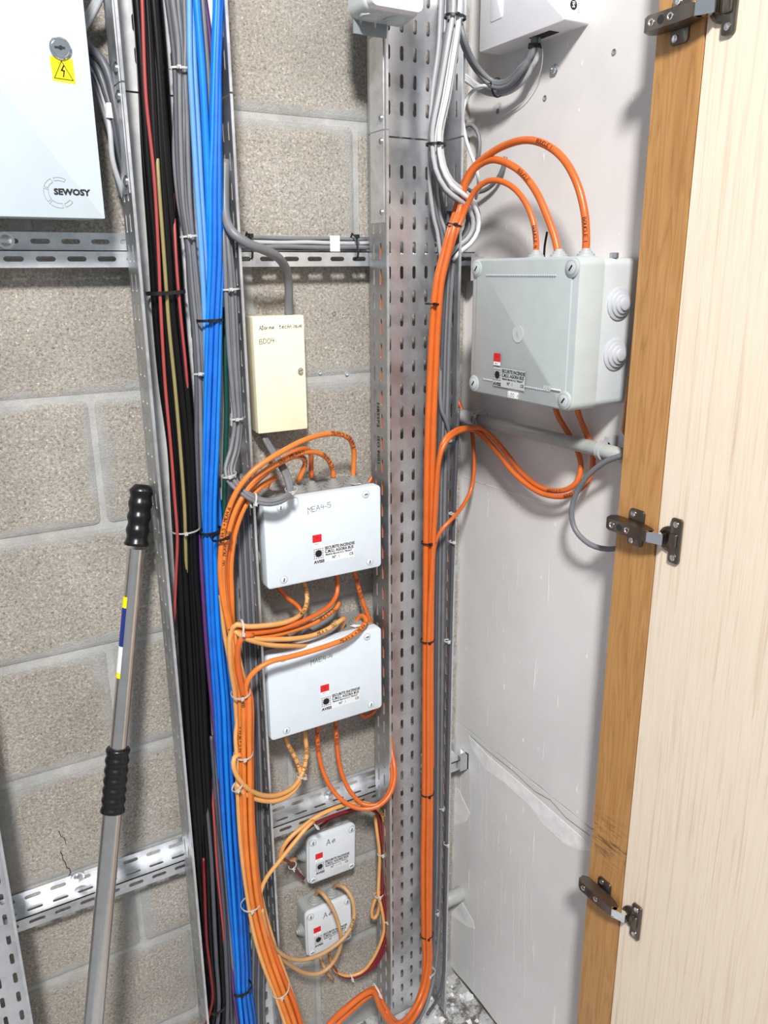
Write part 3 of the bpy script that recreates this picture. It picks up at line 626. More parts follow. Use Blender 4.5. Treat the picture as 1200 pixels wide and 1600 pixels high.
cable('single light grey cable looping down from the white box bundle', 'white', [(776,141,.855),(756,134,.85),(740,141,.845),(728,157,.84),(723,182,.835),(727,212,.83),(735,238,.825),(744,262,.82),(748,285,.83),(744,310,.845)], .0028)
cable('dark grey loop lying on the plaster wall behind the orange arcs', 'grey', [(716,205,.85),(727,196,.86),(739,196,.868),(748,212,.872),(749,235,.872),(742,258,.872),(732,275,.872)], .0036)
cable('grey cable hooking below the orange arcs on the plaster wall', 'grey', [(790,245,.872),(786,262,.872),(777,280,.872),(763,294,.872),(748,300,.868),(735,298,.86),(718,288,.85)], .0036)
tag(mb_tube(spline(pix([(844,60,.865),(848,80,.862),(846,105,.87),(838,130,.876),(822,155,.878),(800,172,.878),(778,185,.878)])), .0008, 5).build('clear_thread', M['white'], None, smooth=True), 'thin shiny beaded thread hanging from the white box', 'thread')
# right tray: dark grey cables on the right side
for i in range(3):
    x = [692, 698, 688][i]
    cable('grey cable running down right of the orange bundle, %s from the left' % ORD[[1,2,0][i]], ['grey','grey','dgrey'][i], [(x+13,330,-.075),(x+9,420,-.072),(x+4,520,-.07),(x+1,620,-.07),(x-3,760,-.07),(x-5,900,-.068),(x-7,1050,-.066),(x-8,1200,-.064),(x-9,1330,-.066),(x-12+i,1430,-.075),(x-17+i*2,1490,-.085),(x-27+i*3,1545,-.1),(x-46+i*5,1590,-.13),(x-75,1625,-.16)], .0034, 'grey cables right of the orange bundle')
cable('dark cable tied along the outside edge of the right tray', 'dgrey', [(716,640,-.094),(712,740,-.095),(708,850,-.095),(704,1000,-.095),(701,1150,-.095),(698,1300,-.095),(695,1450,-.094),(693,1520,-.092),(686,1555,-.1),(668,1585,-.13)], .0032)
cable('brown cable inside the right edge of the right tray', 'brown', [(716,560,-.05),(708,700,-.055),(700,900,-.056),(697,1100,-.056),(694,1300,-.056),(690,1440,-.05)], .003)
cable('grey cable kinking out of the tray above the conduit', 'grey', [(690,560,-.066),(688,600,-.072),(690,640,-.078),(698,660,-.08),(703,690,-.07),(702,730,-.06)], .0034)
# ------------------------------------------------------------------ right tray: orange bundle and arcs
OB = 'orange cables of the right tray'
ob = [(675,500),(671,560),(670,650),(669,750),(668,850),(668,1000),(668,1120),(668,1237),(667,1350),(667,1460),(668,1500),(664,1540),(652,1575),(630,1602),(612,1592),(598,1568),(588,1546),(572,1550),(548,1568),(522,1592),(500,1625)]
oz = [-.1,-.1,-.1,-.1,-.1,-.098,-.098,-.098,-.098,-.1,-.103,-.108,-.12,-.14,-.15,-.145,-.135,-.14,-.15,-.165,-.18]
cable('orange arc cable into the nearest grommet of the large grey box', 'orange', [(915,400,.823),(916,370,.823),(913,330,.822),(901,285,.82),(880,248,.818),(852,226,.816),(822,219,.813),(790,227,.81),(763,242,.805),(738,264,.80),(722,293,.797),(712,330,.795),(704,356,-.106),(693,395,-.104),(682,440,-.103),(676,500,-.102),(672,580,-.1),(668,680,-.1),(666,800,-.1),(665,930,-.1),(664,1100,-.1),(663,1237,-.1),(661,1350,-.1),(662,1460,-.1),(664,1500,-.102),(660,1540,-.108),(648,1574,-.12),(628,1600,-.14),(612,1590,-.15),(598,1568,-.145),(588,1546,-.137),(570,1552,-.142),(545,1571,-.15),(518,1597,-.165),(495,1640,-.18)], .0054, OB, n=12, text=(('BOUCLE 1', .05, .0048, (-1,-.6,.2), True),('BOUCLE 1', .20, .0048, (-1,-.6,.2), True)))
cable('orange arc cable into the middle grommet of the large grey box', 'orange', [(873,400,.823),(868,375,.823),(856,340,.822),(838,300,.82),(815,270,.816),(790,254,.812),(765,250,.808),(742,263,.80),(727,288,.794),(719,325,.79),(709,357,-.114),(700,395,-.112),(690,440,-.11),(685,500,-.108),(681,580,-.106),(677,680,-.106),(675,800,-.105),(674,930,-.104),(673,1100,-.104),(673,1237,-.104),(672,1350,-.104),(671,1460,-.106),(672,1500,-.108),(667,1544,-.114),(653,1580,-.126),(630,1607,-.145),(608,1596,-.156),(593,1572,-.15),(583,1549,-.143),(564,1557,-.148),(538,1579,-.156),(510,1606,-.17),(488,1650,-.185)], .0054, OB, n=12, text=(('BOUCLE 2', .15, .0048, (-1,-.6,.2), True),))
cable('orange arc cable into the farthest grommet of the large grey box', 'orange', [(837,402,.823),(838,380,.823),(834,350,.822),(822,318,.82),(803,294,.816),(782,283,.812),(762,283,.806),(745,295,.80),(732,316,.795),(722,340,.79),(713,362,-.112),(701,400,-.106),(689,450,-.1),(681,520,-.094),(677,620,-.094),(673,760,-.094),(671,900,-.092),(669,1050,-.09),(668,1200,-.09),(667,1350,-.09),(667,1460,-.092),(668,1510,-.096),(661,1556,-.106),(645,1588,-.126),(622,1606,-.146),(604,1585,-.14),(592,1560,-.13),(578,1556,-.136),(552,1577,-.146),(526,1602,-.16),(506,1645,-.175)], .0044, OB, n=12, text=(('BOUCLE 4', .02, .0045, (-1,-.6,.2), True),))
OC = 'orange cables passing under the large grey box'
cable('orange cable hanging from below the big box, behind pipe, inner of two', 'orange', [(865,625,.845),(872,650,.862),(890,680,.872),(903,706,.874),(908,730,.872),(902,752,.866),(888,764,.86),(866,767,.858),(840,759,.858),(812,735,.856),(786,702,.852),(765,679,.847),(748,669,.84),(724,669,-.098),(708,675,-.112),(694,688,-.118),(687,712,-.116),(683,760,-.112),(680,810,-.11),(677,850,-.108),(674,1000,-.104),(674,1237,-.1),(673,1350,-.1),(672,1460,-.1),(671,1510,-.1),(662,1560,-.112),(642,1595,-.134),(616,1609,-.15),(599,1578,-.14)], .0044, OC, n=10, text=(('BOUCLE C', .21, .0045, (-1,-.4,.1), True),))
cable('orange cable hanging from below the big box, behind pipe, outer of two', 'orange', [(898,620,.845),(905,650,.862),(918,682,.872),(926,708,.874),(925,735,.87),(914,757,.862),(895,772,.856),(868,776,.853),(838,767,.851),(806,742,.85),(778,708,.846),(757,684,.842),(738,671,.834),(718,674,-.106),(702,684,-.118),(690,704,-.122),(684,735,-.12),(680,790,-.115),(677,850,-.111),(670,1000,-.109),(669,1237,-.108),(668,1350,-.108),(668,1460,-.109),(668,1505,-.11),(659,1550,-.12),(640,1585,-.14),(617,1600,-.155),(602,1580,-.152)], .0044, OC, n=10, text=(('BOUCLE C', .19, .0045, (-1,-.4,.1), True),))
cable('thin orange cable swinging from tied conduit back to the orange bundle', 'orange2' if False else 'orange', [(715,625,.86),(722,640,.865),(734,655,.868),(739,690,.862),(741,730,.856),(736,765,.85),(722,792,-.09),(706,811,-.112),(690,828,-.112),(681,845,-.106),(677,880,-.1),(675,1000,-.096),(676,1200,-.094)], .0036, n=8)
cable('orange cable inside the left flange of the right tray, seen through slots', 'orange', [Vector((.671, -.062, z)) for z in (.86,.98,1.1,1.25,1.4,1.55,1.66)], .0046)
# reddish cable peeking between box 1 and tray
# ------------------------------------------------------------------ left orange bundle
LO = 'orange cables of the left bundle'
B0 = [(384,1090,-.112),(385,1160,-.11),(386,1240,-.11),(389,1320,-.11),(397,1400,-.112),(407,1450,-.115),(421,1500,-.12),(438,1548,-.13),(458,1605,-.14),(470,1650,-.15)]
def low(dx, dv, k=1): return [(x+dx*(1 if y < 1400 else k), y, v+dv) for x, y, v in B0]
tx = (-.35, -1, .5)
def lo_cable(label, top, dx, dv, m='orange2', r=.0042, text=(), k=1, group=LO): return cable(label, m, top+low(dx, dv, k), r, group, n=10, text=text)
lo_cable('outermost orange cable arching over from the right grommet of the upper white box',
 [(551,752,-.05),(552,735,-.052),(553,705,-.058),(546,686,-.07),(527,678,-.085),(500,680,-.1),(470,690,-.115),(445,703,-.125),(418,719,-.13),(393,738,-.13),(372,764,-.128),(357,797,-.125),(348,835,-.122),(344,880,-.12),(346,920,-.118),(353,960,-.116),(362,1000,-.114),(374,1050,-.112)], -9, 0, text=(('MEA4.5 > MEA4.6', .14, .0062, tx, True),('MEA4.5 > MEA4.6', .42, .0045, tx, True),('MEA4.5 > MEA4.6', .62, .0045, tx, True),('MEA4.5 > MEA4.6', .80, .0045, tx, True),))
lo_cable('orange cable arching from the second grommet of the upper white box',
 [(521,748,-.05),(520,736,-.052),(513,719,-.062),(498,708,-.078),(478,706,-.092),(455,713,-.104),(428,727,-.114),(402,745,-.118),(381,769,-.118),(364,802,-.117),(355,840,-.116),(350,885,-.114),(352,930,-.112),(360,975,-.11),(369,1010,-.108),(377,1050,-.106)], 0, .004, text=(('MEA4 6 OUT', .06, .0065, tx, True),('OUT MEA4-1', .17, .0065, tx, True)))
lo_cable('orange cable rising straight from the middle grommet, passing behind the arc',
 [(487,746,-.045),(486,730,-.045),(486,712,-.048),(480,702,-.058),(464,704,-.072),(446,715,-.086),(420,736,-.098),(397,757,-.105),(378,782,-.108),(364,815,-.109),(358,850,-.108),(354,895,-.106),(356,940,-.104),(364,985,-.1),(372,1020,-.1),(379,1055,-.1)], 8, .004, 'orange')
lo_cable('orange cable curling from the third grommet of the upper white box',
 [(466,752,-.06),(472,738,-.066),(477,724,-.072),(472,714,-.082),(458,714,-.094),(436,724,-.106),(412,740,-.114),(390,760,-.118),(372,788,-.12),(360,820,-.12),(350,865,-.12),(348,905,-.118),(352,945,-.116),(363,990,-.112),(372,1030,-.11)], -4.5, -.006, text=(('MEA4 BUS', .07, .006, tx, True),('OUT MEA4.2', .14, .006, tx, True),('OUT MEA4.2 BUS', .30, .0045, tx, True),('OUT MEA4.2 BUS', .55, .0045, tx, True)))
cable('short orange cable at the left end of the upper white box', 'orange2', [(415,766,-.05),(421,752,-.055),(430,745,-.07),(428,748,-.085),(408,760,-.1),(386,785,-.108),(368,830,-.108),(361,880,-.106),(362,930,-.104),(364,980,-.098),(372,1060,-.092),(382,1180,-.088),(388,1300,-.084)], .0042, LO)
# cables below the upper white box gathering at the tie
LB = 'orange cables gathered between the two white boxes'
def lb(label, pts, m='orange2', r=.0042, text=()):
    lb.n += 1; q = (-7, 6, -1, 12, 3)[lb.n-1]; v = .002*(lb.n % 2)
    cable(label, m, pts+[(364+q*.3,985,-.118),(362+q*.5,1005,-.116),(366+q*.8,1040,-.110),(374+q,1085,-.100-v),(378+q,1150,-.098-v),(381+q,1240,-.097-v),(386+q,1320,-.096-v),(397+q*.9,1400,-.096-v),(417+q*.8,1470,-.103-v),(442+q*.8,1540,-.117-v),(464+q*.8,1605,-.127-v)], r, LB, n=10, text=text)
lb.n = 0
lb('orange cable leaving the upper white box bottom on the left and turning back', [(473,905,-.05),(477,918,-.052),(480,936,-.06),(476,953,-.075),(462,966,-.095),(440,974,-.11),(410,978,-.12),(385,979,-.124),(370,976,-.124)], 'peach', text=(('MEA4.5 BUS OUT 1', .05, .005, tx, True),))
cable('orange cable slanting down behind the others from the upper white box', 'orange', [(430,910,-.05),(436,920,-.05),(450,935,-.052),(466,948,-.056),(472,962,-.066),(455,976,-.08),(425,984,-.1),(395,985,-.11),(375,983,-.114)], .004, LB)
lb('orange cable leaving the upper white box bottom in the middle', [(526,892,-.05),(527,905,-.052),(527,925,-.058),(519,942,-.07),(500,957,-.084),(470,972,-.098),(437,983,-.108),(405,988,-.116),(380,990,-.12)], 'orange')
lb('paler orange cable just below the middle cable between the boxes', [(530,942,-.056),(525,950,-.062),(510,962,-.072),(487,975,-.084),(455,986,-.096),(425,993,-.106),(395,996,-.114),(376,993,-.118)], 'orange2', text=(('MEA 4.3 OUT', .04, .005, tx, True),))
lb('orange cable from the second grommet of the lower white box', [(530,985,-.06),(536,975,-.066),(538,966,-.074),(530,971,-.086),(512,983,-.094),(488,993,-.1),(458,998,-.106),(425,999,-.112),(398,998,-.118),(378,993,-.122)], 'peach', text=(('MEA 4.2 OUT', .105, .005, tx, True),))
lb('lowest printed orange cable across the top of the lower white box', [(490,1003,-.07),(480,1008,-.085),(455,1009,-.1),(425,1008,-.11),(400,1003,-.118),(380,996,-.124)], 'peach')
lo_cable('orange cable sweeping across the front of the lower white box to its right grommet',
 [(556,980,-.05),(558,968,-.055),(566,962,-.066),(572,970,-.085),(564,982,-.1),(545,996,-.11),(515,1008,-.116),(480,1019,-.12),(450,1027,-.124),(422,1034,-.126),(400,1047,-.124),(388,1062,-.12),(383,1080,-.116)], 4.5, -.007, 'orange2', .0044, text=(('MEA4.4 > MEA4.3', .13, .0055, tx, True),))
cable('orange cable turning up from the tie into a tight bend beside lower white box', 'orange', [(395,992,-.12),(382,994,-.124),(374,1004,-.124),(371,1022,-.122),(372,1045,-.12),(378,1075,-.118),(386,1120,-.116),(390,1180,-.115),(393,1260,-.114),(397,1330,-.114),(405,1400,-.115),(420,1465,-.118),(440,1520,-.126),(462,1575,-.136),(480,1640,-.15)], .0048, LO, n=10)
cable('pale orange cable straggling outside the left bundle', 'peach', [(345,930,-.1),(350,985,-.1),(358,1030,-.1),(366,1075,-.1),(372,1110,-.1),(368,1150,-.108),(370,1185,-.112),(372,1260,-.112),(377,1330,-.112),(386,1400,-.114),(397,1460,-.12),(412,1510,-.126),(432,1560,-.134),(452,1620,-.146)], .0036, LO)
cable('orange cable down the right of the upper gap between the white boxes', 'orange', [(552,890,-.05),(556,900,-.05),(562,925,-.054),(571,952,-.058),(584,985,-.058),(594,1015,-.056),(599,1045,-.056),(598,1075,-.056),(592,1100,-.054),(582,1114,-.052),(570,1120,-.05),(561,1112,-.05)], .0040, text=(('MAE 4 BUS', .02, .005, tx, False),))
cable('reddish orange cable end curving behind the tray by upper white box', 'orange', [(572,760,-.03),(580,748,-.03),(588,735,-.03),(594,718,-.04)], .0036)
# cables below the lower white box
LZ = 'pale cables looping below the lower white box'
cable('upper pale orange loop below the lower white box', 'peach', [(474,1140,-.05),(478,1160,-.052),(479,1180,-.056),(473,1207,-.066),(458,1230,-.08),(435,1242,-.094),(412,1243,-.106),(390,1234,-.118),(373,1217,-.124),(365,1198,-.124),(366,1184,-.12),(374,1180,-.112),(384,1188,-.104)], .0042, LZ, n=10, text=(('LA FOR BUS', .08, .0055, tx, True),))
cable('lower pale orange loop below the lower white box', 'peach', [(444,1150,-.05),(449,1162,-.05),(459,1180,-.054),(467,1198,-.058),(470,1214,-.066),(462,1232,-.076),(446,1246,-.09),(424,1252,-.1),(398,1248,-.11),(380,1238,-.116),(370,1225,-.114),(374,1260,-.104),(380,1320,-.102)], .0042, LZ, n=10, text=(('LA FOR BUS', .07, .0055, tx, True),))
OZ = 'orange cables from the lower white box into the right tray'
for i, pts in enumerate(([(496,1128,-.05),(496,1150,-.052),(499,1185,-.06),(509,1216,-.072),(524,1240,-.084),(544,1257,-.096),(566,1264,-.108),(590,1260,-.12),(608,1243,-.118),(616,1220,-.11),(616,1196,-.098),(612,1175,-.08),(610,1150,-.066)],
  [(524,1118,-.05),(525,1140,-.052),(528,1180,-.058),(535,1212,-.068),(548,1238,-.08),(567,1256,-.094),(586,1258,-.108),(600,1250,-.11),(610,1232,-.108),(613,1212,-.1),(611,1190,-.088),(609,1160,-.07)])):
    cable('%s orange cable dropping from the lower white box and curling over the tray edge' % ['left','right'][i], 'orange', pts, .0042, OZ, n=10, text=(('MAE 4 BUS', .02, .005, tx, False),))
# ------------------------------------------------------------------ junction boxes
def grommet(parent, c, axis, r=.013, m='rubber', name='grommet'):
    mb = MB().lathe(c, axis, [(-.002, r), (.002, r), (.0035, r*.88), (.0035, r*.8), (.006, r*.78), (.007, r*.66), (.007, r*.6), (.0095, r*.57), (.0105, r*.46), (.0105, r*.4), (.013, r*.37), (.014, r*.24)], 20)
    return mb.build(name, M[m], parent, auto=35)
def lid_screw(parent, x, z, y, r=.0058, m='lid', ang=1.2):
    s_ = MB().lathe((x, y+.001, z), (0,-1,0), [(0, r), (.0017, r), (.002, r*.93)], 18).build('lid_screw', M[m], parent, auto=40)
    MB().lathe((x, y+.001, z), (0,-1,0), [(0, r*1.16), (.0013, r*1.16)], 18).build('screw_recess', M['rubber'], s_)
    d = Vector((math.cos(ang), 0, math.sin(ang)))*r*.42
    MB().ribbon([Vector((x, y-.0012, z))-d, Vector((x, y-.0012, z))+d], (0,-1,0), r*.3).build('screw_slot', M['ink'], s_)
def sticker(parent, x, z, w, y, base='label', n1='1', rw=.0125):
    """fire safety sticker: x, z = lower left corner of the printed block of width w"""
    k = w/.06
    s_ = MB().box(x, x+w, y-.0002, y, z+.001*k, z+.024*k).build('sticker', M[base], parent)
    Y = y-.00025
    cx, cz = x+.0075*k, z+.0148*k; mb = MB()
    for i in range(5):
        o_ = (-.0062+.0031*i)*k
        for L0, L1 in ((-.0072, .0072),):
            mb.ribbon([(cx+o_, Y, cz+L0*k), (cx+o_, Y, cz+L1*k)], (0,-1,0), .0004*k, .0001)
            mb.ribbon([(cx+L0*k, Y, cz+o_), (cx+L1*k, Y, cz+o_)], (0,-1,0), .0004*k, .0001)
    mb.lathe((cx, Y, cz), (0,-1,0), [(0, .0048*k), (.0002, .0048*k)], 20); mb.build('logo', M['ink'], s_)
    T = lambda t, dx, dz, sz, b=0, sx=1.0: printed(s_, t, x+dx*k, z+dz*k, sz*k, Y, bold=b*k, sx=sx)
    T('AVISS', .0005, .0018, .0055, .00025, 1.12)
    T('SECURITE INCENDIE', .0165, .0187, .0056, .0002, .86); T('C.M.S.I. AGORA BUS', .0165, .0137, .0056, .0002, .85)
    T('Matériel déporté A.C.I. "Mode-6"', .0175, .0102, .0033, .0001, .88)
    T('N°', .027, .0045, .0048, .00015); T(n1, .036, .0045, .0048, 0); T('CE', .0525, .0045, .005, .0001)
    r_ = MB().box(x-.0005*k, x+rw*k, y-.0003, y, z+.0305*k, z+.0408*k).build('red_label', M['redp'], parent)
    MB().box(x-.0005*k, x+rw*k, y-.0002, y, z+.0262*k, z+.0305*k).build('caption_strip', M['label_w'], r_)
    printed(r_, 'MEA 4', x+.0022*k, z+.0275*k, .0022*k, y-.0003)
    mb = MB(); a = (x+.006*k, z+.0375*k); mb.ribbon([(a[0]-.0016*k, y-.0004, a[1]), (a[0]-.0008*k, y-.0004, a[1]-.0013*k), (a[0]+.0008*k, y-.0004, a[1]-.0013*k), (a[0]+.0016*k, y-.0004, a[1])], (0,-1,0), .0005*k, .0001)
    mb.build('emblem', M['ink'], r_)
def big_box(label, x0, x1, z0, z1, d, text, tops, lefts, sx_, rot=0.0, hz=.027, stx=-.023):
    cx, cz = (x0+x1)/2, (z0+z1)/2; w, h = x1-x0, z1-z0
    t = thing('junction_box', label, 'junction box', (cx, 0, cz), 0, 'large white fire alarm boxes'); t.rotation_euler.y = rot
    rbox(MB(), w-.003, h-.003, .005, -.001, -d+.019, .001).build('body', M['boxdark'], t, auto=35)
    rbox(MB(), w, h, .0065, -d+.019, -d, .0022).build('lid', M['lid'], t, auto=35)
    for x, z, a in ((-w/2+.029, h/2-.012, 1.5), (w/2-.029, h/2-.012, .1), (-w/2+.029, -h/2+.012, 1.3), (w/2-.023, -h/2+.013, 1.3)): lid_screw(t, x, z, -d, ang=a)
    for px, yy, ln in tops: grommet(t, (P(px, 760, -.05).x-cx, -.05, h/2-.0015), (0,0,1), .0165, 'boxdark')
    for z in lefts: grommet(t, (-w/2+.0015, -.048, z), (-1,0,0), .0145, 'rubber')
    handwriting(t, text, sx_, h*.5-hz, .0085, -d, .0007, .06, 5.4)
    sticker(t, stx, -h*.5+.027, .076, -d)
    # torn paper scraps on top
    MB().add([(.062,-.06,h/2+.0006), (.078,-.058,h/2+.001), (.082,-.07,h/2+.0006), (.066,-.074,h/2+.002)], [(0,1,2,3)]).build('torn_label', M['label_w'], t)
    return t
D_ = .092
big_box('upper white fire alarm junction box marked MEA4-5', .437, .6485, 1.111, 1.257, D_, 'MEA4-5', ((415,0,0),(466,0,0),(487,0,0),(521,0,0),(551,0,0)), (.02, -.028), -.03, 0)
big_box('lower white fire alarm junction box marked MAE4-4', .429, .6475, .835, .996, D_, 'MAE4-4', ((430,0,0),(470,0,0),(520,0,0),(556,0,0)), (.01, -.045), -.03, 0, .037, -.013)
def small_box(label, x0, x1, z0, z1, d, tops, lefts, rot):
    cx, cz = (x0+x1)/2, (z0+z1)/2; w, h = x1-x0, z1-z0
    t = thing('junction_box', label, 'junction box', (cx, 0, cz), 0, 'small grey junction boxes'); t.rotation_euler.y = rot
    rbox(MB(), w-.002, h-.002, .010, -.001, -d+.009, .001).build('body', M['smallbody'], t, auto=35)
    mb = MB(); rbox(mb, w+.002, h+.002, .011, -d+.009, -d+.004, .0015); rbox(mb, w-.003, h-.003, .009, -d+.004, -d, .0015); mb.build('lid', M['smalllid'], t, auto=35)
    for x in (-1, 1):
        for z in (-1, 1): lid_screw(t, x*(w/2-.0095), z*(h/2-.0095), -d, .0065, 'smalllid', ang=1.4 if z > 0 else .2)
    for x in tops: grommet(t, (x, -.024, h/2-.001), (0,0,1), .0135, 'smallbody')
    for z in lefts: grommet(t, (-w/2+.001, -.024, z), (-1,0,0), .0135, 'smallbody')
    handwriting(t, 'Ae', -.013, h/2-.026, .012, -d, .0011, .15, 6.0)
    sticker(t, -w/2+.015, -h/2+.017, .072, -d, 'smalllid', '1 1 2')
    return t
small_box('small grey junction box marked AE, the upper of two', .507, .609, .467, .570, .05, (-.012, .02), (.0, ), .03)
small_box('small grey junction box with two tan cables looped in front', .4975, .597, .297, .403, .05, (-.02, .018), (-.005, ), 0)
# cream box
def cream():
    x0, x1, z0, z1 = .453, .5385, 1.357, 1.5375; cx, cz = (x0+x1)/2, (z0+z1)/2; w, h = x1-x0, z1-z0
    t = thing('alarm_box', 'tall narrow cream box with handwritten note and small round lock', 'alarm box', (cx, 0, cz))
    rbox(MB(), w-.001, h-.001, .002, -.0005, -.034, .001).build('body', M['creamd'], t, auto=35)
    rbox(MB(), w, h, .002, -.034, -.046, .0015).build('cover', M['cream'], t, auto=35)
    l = MB().lathe((w/2-.011, -.046, .005), (0,-1,0), [(0,.0045),(.005,.0045),(.006,.0036)], 16).build('lock', M['zinc'], t, auto=35)
    MB().ribbon([(w/2-.0135, -.0523, .004), (w/2-.0085, -.0523, .006)], (0,-1,0), .0009).build('slot', M['ink'], l)
    handwriting(t, 'Alarme', -w/2+.010, h/2-.020, .0062, -.046, .0008, .02, 4.4)
    handwriting(t, 'technique', -w/2+.043, h/2-.0195, .0062, -.046, .0008, .02, 4.4)
    handwriting(t, 'BD04.', -w/2+.0095, h/2-.0415, .0072, -.046, .0008, .08, 5.4)
cream()
# large grey box on the right wall (built facing -y, turned to face -x)
def wall_box():
    y0, y1, z0, z1, d = -.176, -.412, 1.416, 1.6195, .119
    w, h = y0-y1, z1-z0
    t = thing('junction_box', 'large grey junction box on the white wall beside the wooden post', 'junction box', (XR, (y0+y1)/2, (z0+z1)/2), -PI/2)
    rbox(MB(), w-.004, h-.004, .011, -.001, -.072, .001).build('body', M['boxgrey'], t, auto=35)
    mb = MB(); rbox(mb, w, h, .012, -.072, -d+.003, .003); mb.build('lid', M['clearlid'], t, auto=35)
    rbox(MB(), w-.026, h-.005, .006, -d+.0035, -d+.0012, .001).build('lid_window', M['clearlid'], t, auto=35)
    for x in (-1, 1):
        for z in (-1, 1):
            MB().lathe((x*(w/2-.0135), -d+.003, z*(h/2-.0145)), (0,-1,0), [(0,.0125),(.0022,.0125),(.003,.0115)], 20).build('corner_boss', M['clearlid'], t, auto=40)
            lid_screw(t, x*(w/2-.0135), z*(h/2-.0145), -d-.0002, .0085, 'boxgrey', ang=.9)
    for zz in (h/2-.024, -h/2+.024):
        mb = MB()
        for i in range(34): mb.lathe((-.078+.0046*i, -d+.001, zz), (0,-1,0), [(0,.0013),(.0012,.0013),(.0016,.0006)], 6)
        mb.build('moulded_dots', M['rubber_l'], t)['kind'] = 'stuff'
    for z in (.040, -.028): grommet(t, (w/2-.002, -.040, z), (1,0,0), .022, 'rubber_l')
    for px in (837, 873, 915):
        yy = P(px, 402, .823).y; grommet(t, (y0+(-w/2)-yy, -.060, h/2-.002), (0,0,1), .0155, 'rubber')
    MB().lathe((w/2-.012, -.045, h/2-.002), (0,0,1), [(0,.006),(.006,.006),(.007,.005)], 6).build('vent_plug', M['zinc'], t)
    n = MB().lathe((.0, -d+.001, -.004), (0,-1,0), [(0,.0125),(.0006,.0125)], 24); n.build('moulded_emblem', M['boxgrey'], t, auto=40)
    printed(t, 'R', -.004, -.008, .011, -d-.0001, 'rubber_l')
    printed(t, '1010', .062, -.076, .008, -d-.001, 'label_w'); MB().box(.079, .098, -d-.0014, -d-.0005, -.0745, -.0730).build('moulded_bar', M['label_w'], t)
    MB().box(-.016, .006, -d-.0012, -d+.001, -h/2+.004, -h/2+.013).build('paper_tag', M['label_w'], t); handwriting(t, 'LOOPA', -.014, -h/2+.006, .005, -d-.0013, .0005, 0, 6)
    sticker(t, -.052, -.0855, .074, -d-.0010, 'labelg')
    return t
wall_box()
tag(mb_tube(spline(pix([(850,404,.835),(851,385,.836),(855,362,.838)])), .0017, 8).build('cable', M['black'], None, smooth=True), 'short cut black cable sticking up behind the large grey box', 'cable')
# white module top right
def module():
    ys0, ys1 = -.081, -.277; zb = 1.929; w = ys0-ys1; d = .045; h = .17
    t = thing('alarm_module', 'white plastic module cut by the top edge above the grey cable swing', 'alarm module', (XR, (ys0+ys1)/2, zb+h/2), -PI/2)
    rbox(MB(), w, h, .004, 0, -d, .002).build('housing', M['whitep'], t, auto=35)
    rbox(MB(), .03, .06, .004, -d+.001, -d-.0012, .001, -.055, -.02).build('raised_panel', M['whitep'], t, auto=35)
    MB().box(.005, .05, -.030, -.012, -h/2-.0006, -h/2+.001).build('cable_slot', M['hole'], t)
    x = w/2+.0002; l = MB().box(x-.0002, x+.0002, -.038, -.016, -h/2+.008, -h/2+.075).build('label_strip', M['label_w'], t)
    mb = MB().lathe((x+.0002, -.031, -h/2+.020), (1,0,0), [(0,.0062),(.0003,.0062)], 22); mb.build('round_mark', M['ink'], l)
    mb = MB().ribbon([(x+.0006,-.0335,-h/2+.0175),(x+.0006,-.029,-h/2+.0175),(x+.0006,-.0335,-h/2+.0215),(x+.0006,-.029,-h/2+.0215)], (1,0,0), .0011, .0002); mb.ribbon([(x+.0006,-.0335,-h/2+.0235),(x+.0006,-.029,-h/2+.0235)], (1,0,0), .001, .0002); mb.build('mark_letters', M['label_w'], l)
    mb = MB().add([(x+.0005,-.031,-h/2+.031),(x+.0005,-.0355,-h/2+.037),(x+.0005,-.031,-h/2+.043),(x+.0005,-.0265,-h/2+.037)], [(0,1,2,3)]); mb.build('diamond_mark', M['ink'], l)
    mb = MB()
    for i in range(14): mb.ribbon([(x+.0005,-.0235,-h/2+.012+i*.0026),(x+.0005,-.0195-.001*(i%3),-h/2+.0128+i*.0026)], (1,0,0), .0007, .0001)
    mb.build('small_print', M['inkg'], l)
module()
# small box at the top of the right tray
def topbox():
    x0, x1, zb, h = .606, .690, 1.944, .09; w = x1-x0
    t = thing('junction_box', 'white rounded junction box cut by the top edge over the tray', 'junction box', ((x0+x1)/2, -.096, zb+h/2))
    rbox(MB(), w+.012, h+.004, .014, 0, -.042, .006, draft=.003).build('body', M['boxgrey'], t, auto=50)
    rbox(MB(), w, h-.006, .010, -.040, -.056, .003).build('lid', M['whitep'], t, auto=35)
    for x in (-.024, .014): MB().lathe((x, -.022, -h/2-.0), (0,0,-1), [(-.003,.0165),(.002,.016),(.0025,.013),(.004,.0125),(.0045,.009),(.0055,.008),(.006,.004)], 20).build('grommet', M['boxgrey'], t, auto=35)
    MB().lathe((-w/2-.004, -.02, -h/2+.04), (-1,0,0), [(-.003,.0165),(.002,.016),(.0025,.013),(.004,.0125),(.0045,.008)], 20).build('grommet', M['boxgrey'], t, auto=35)
    b = thing('wall_bracket', 'dark grey slotted bracket under the white top junction box', 'bracket', (.63, -.098, 1.92))
    mb = MB(); perf(mb, (0,-.098,0), (1,0,0), (0,0,1), .607, .661, 1.925, 1.957, [.619, .643], [1.9415], .0045, .012, -.003); mb.build('plate', M['greyb'], b, world=True)
topbox()
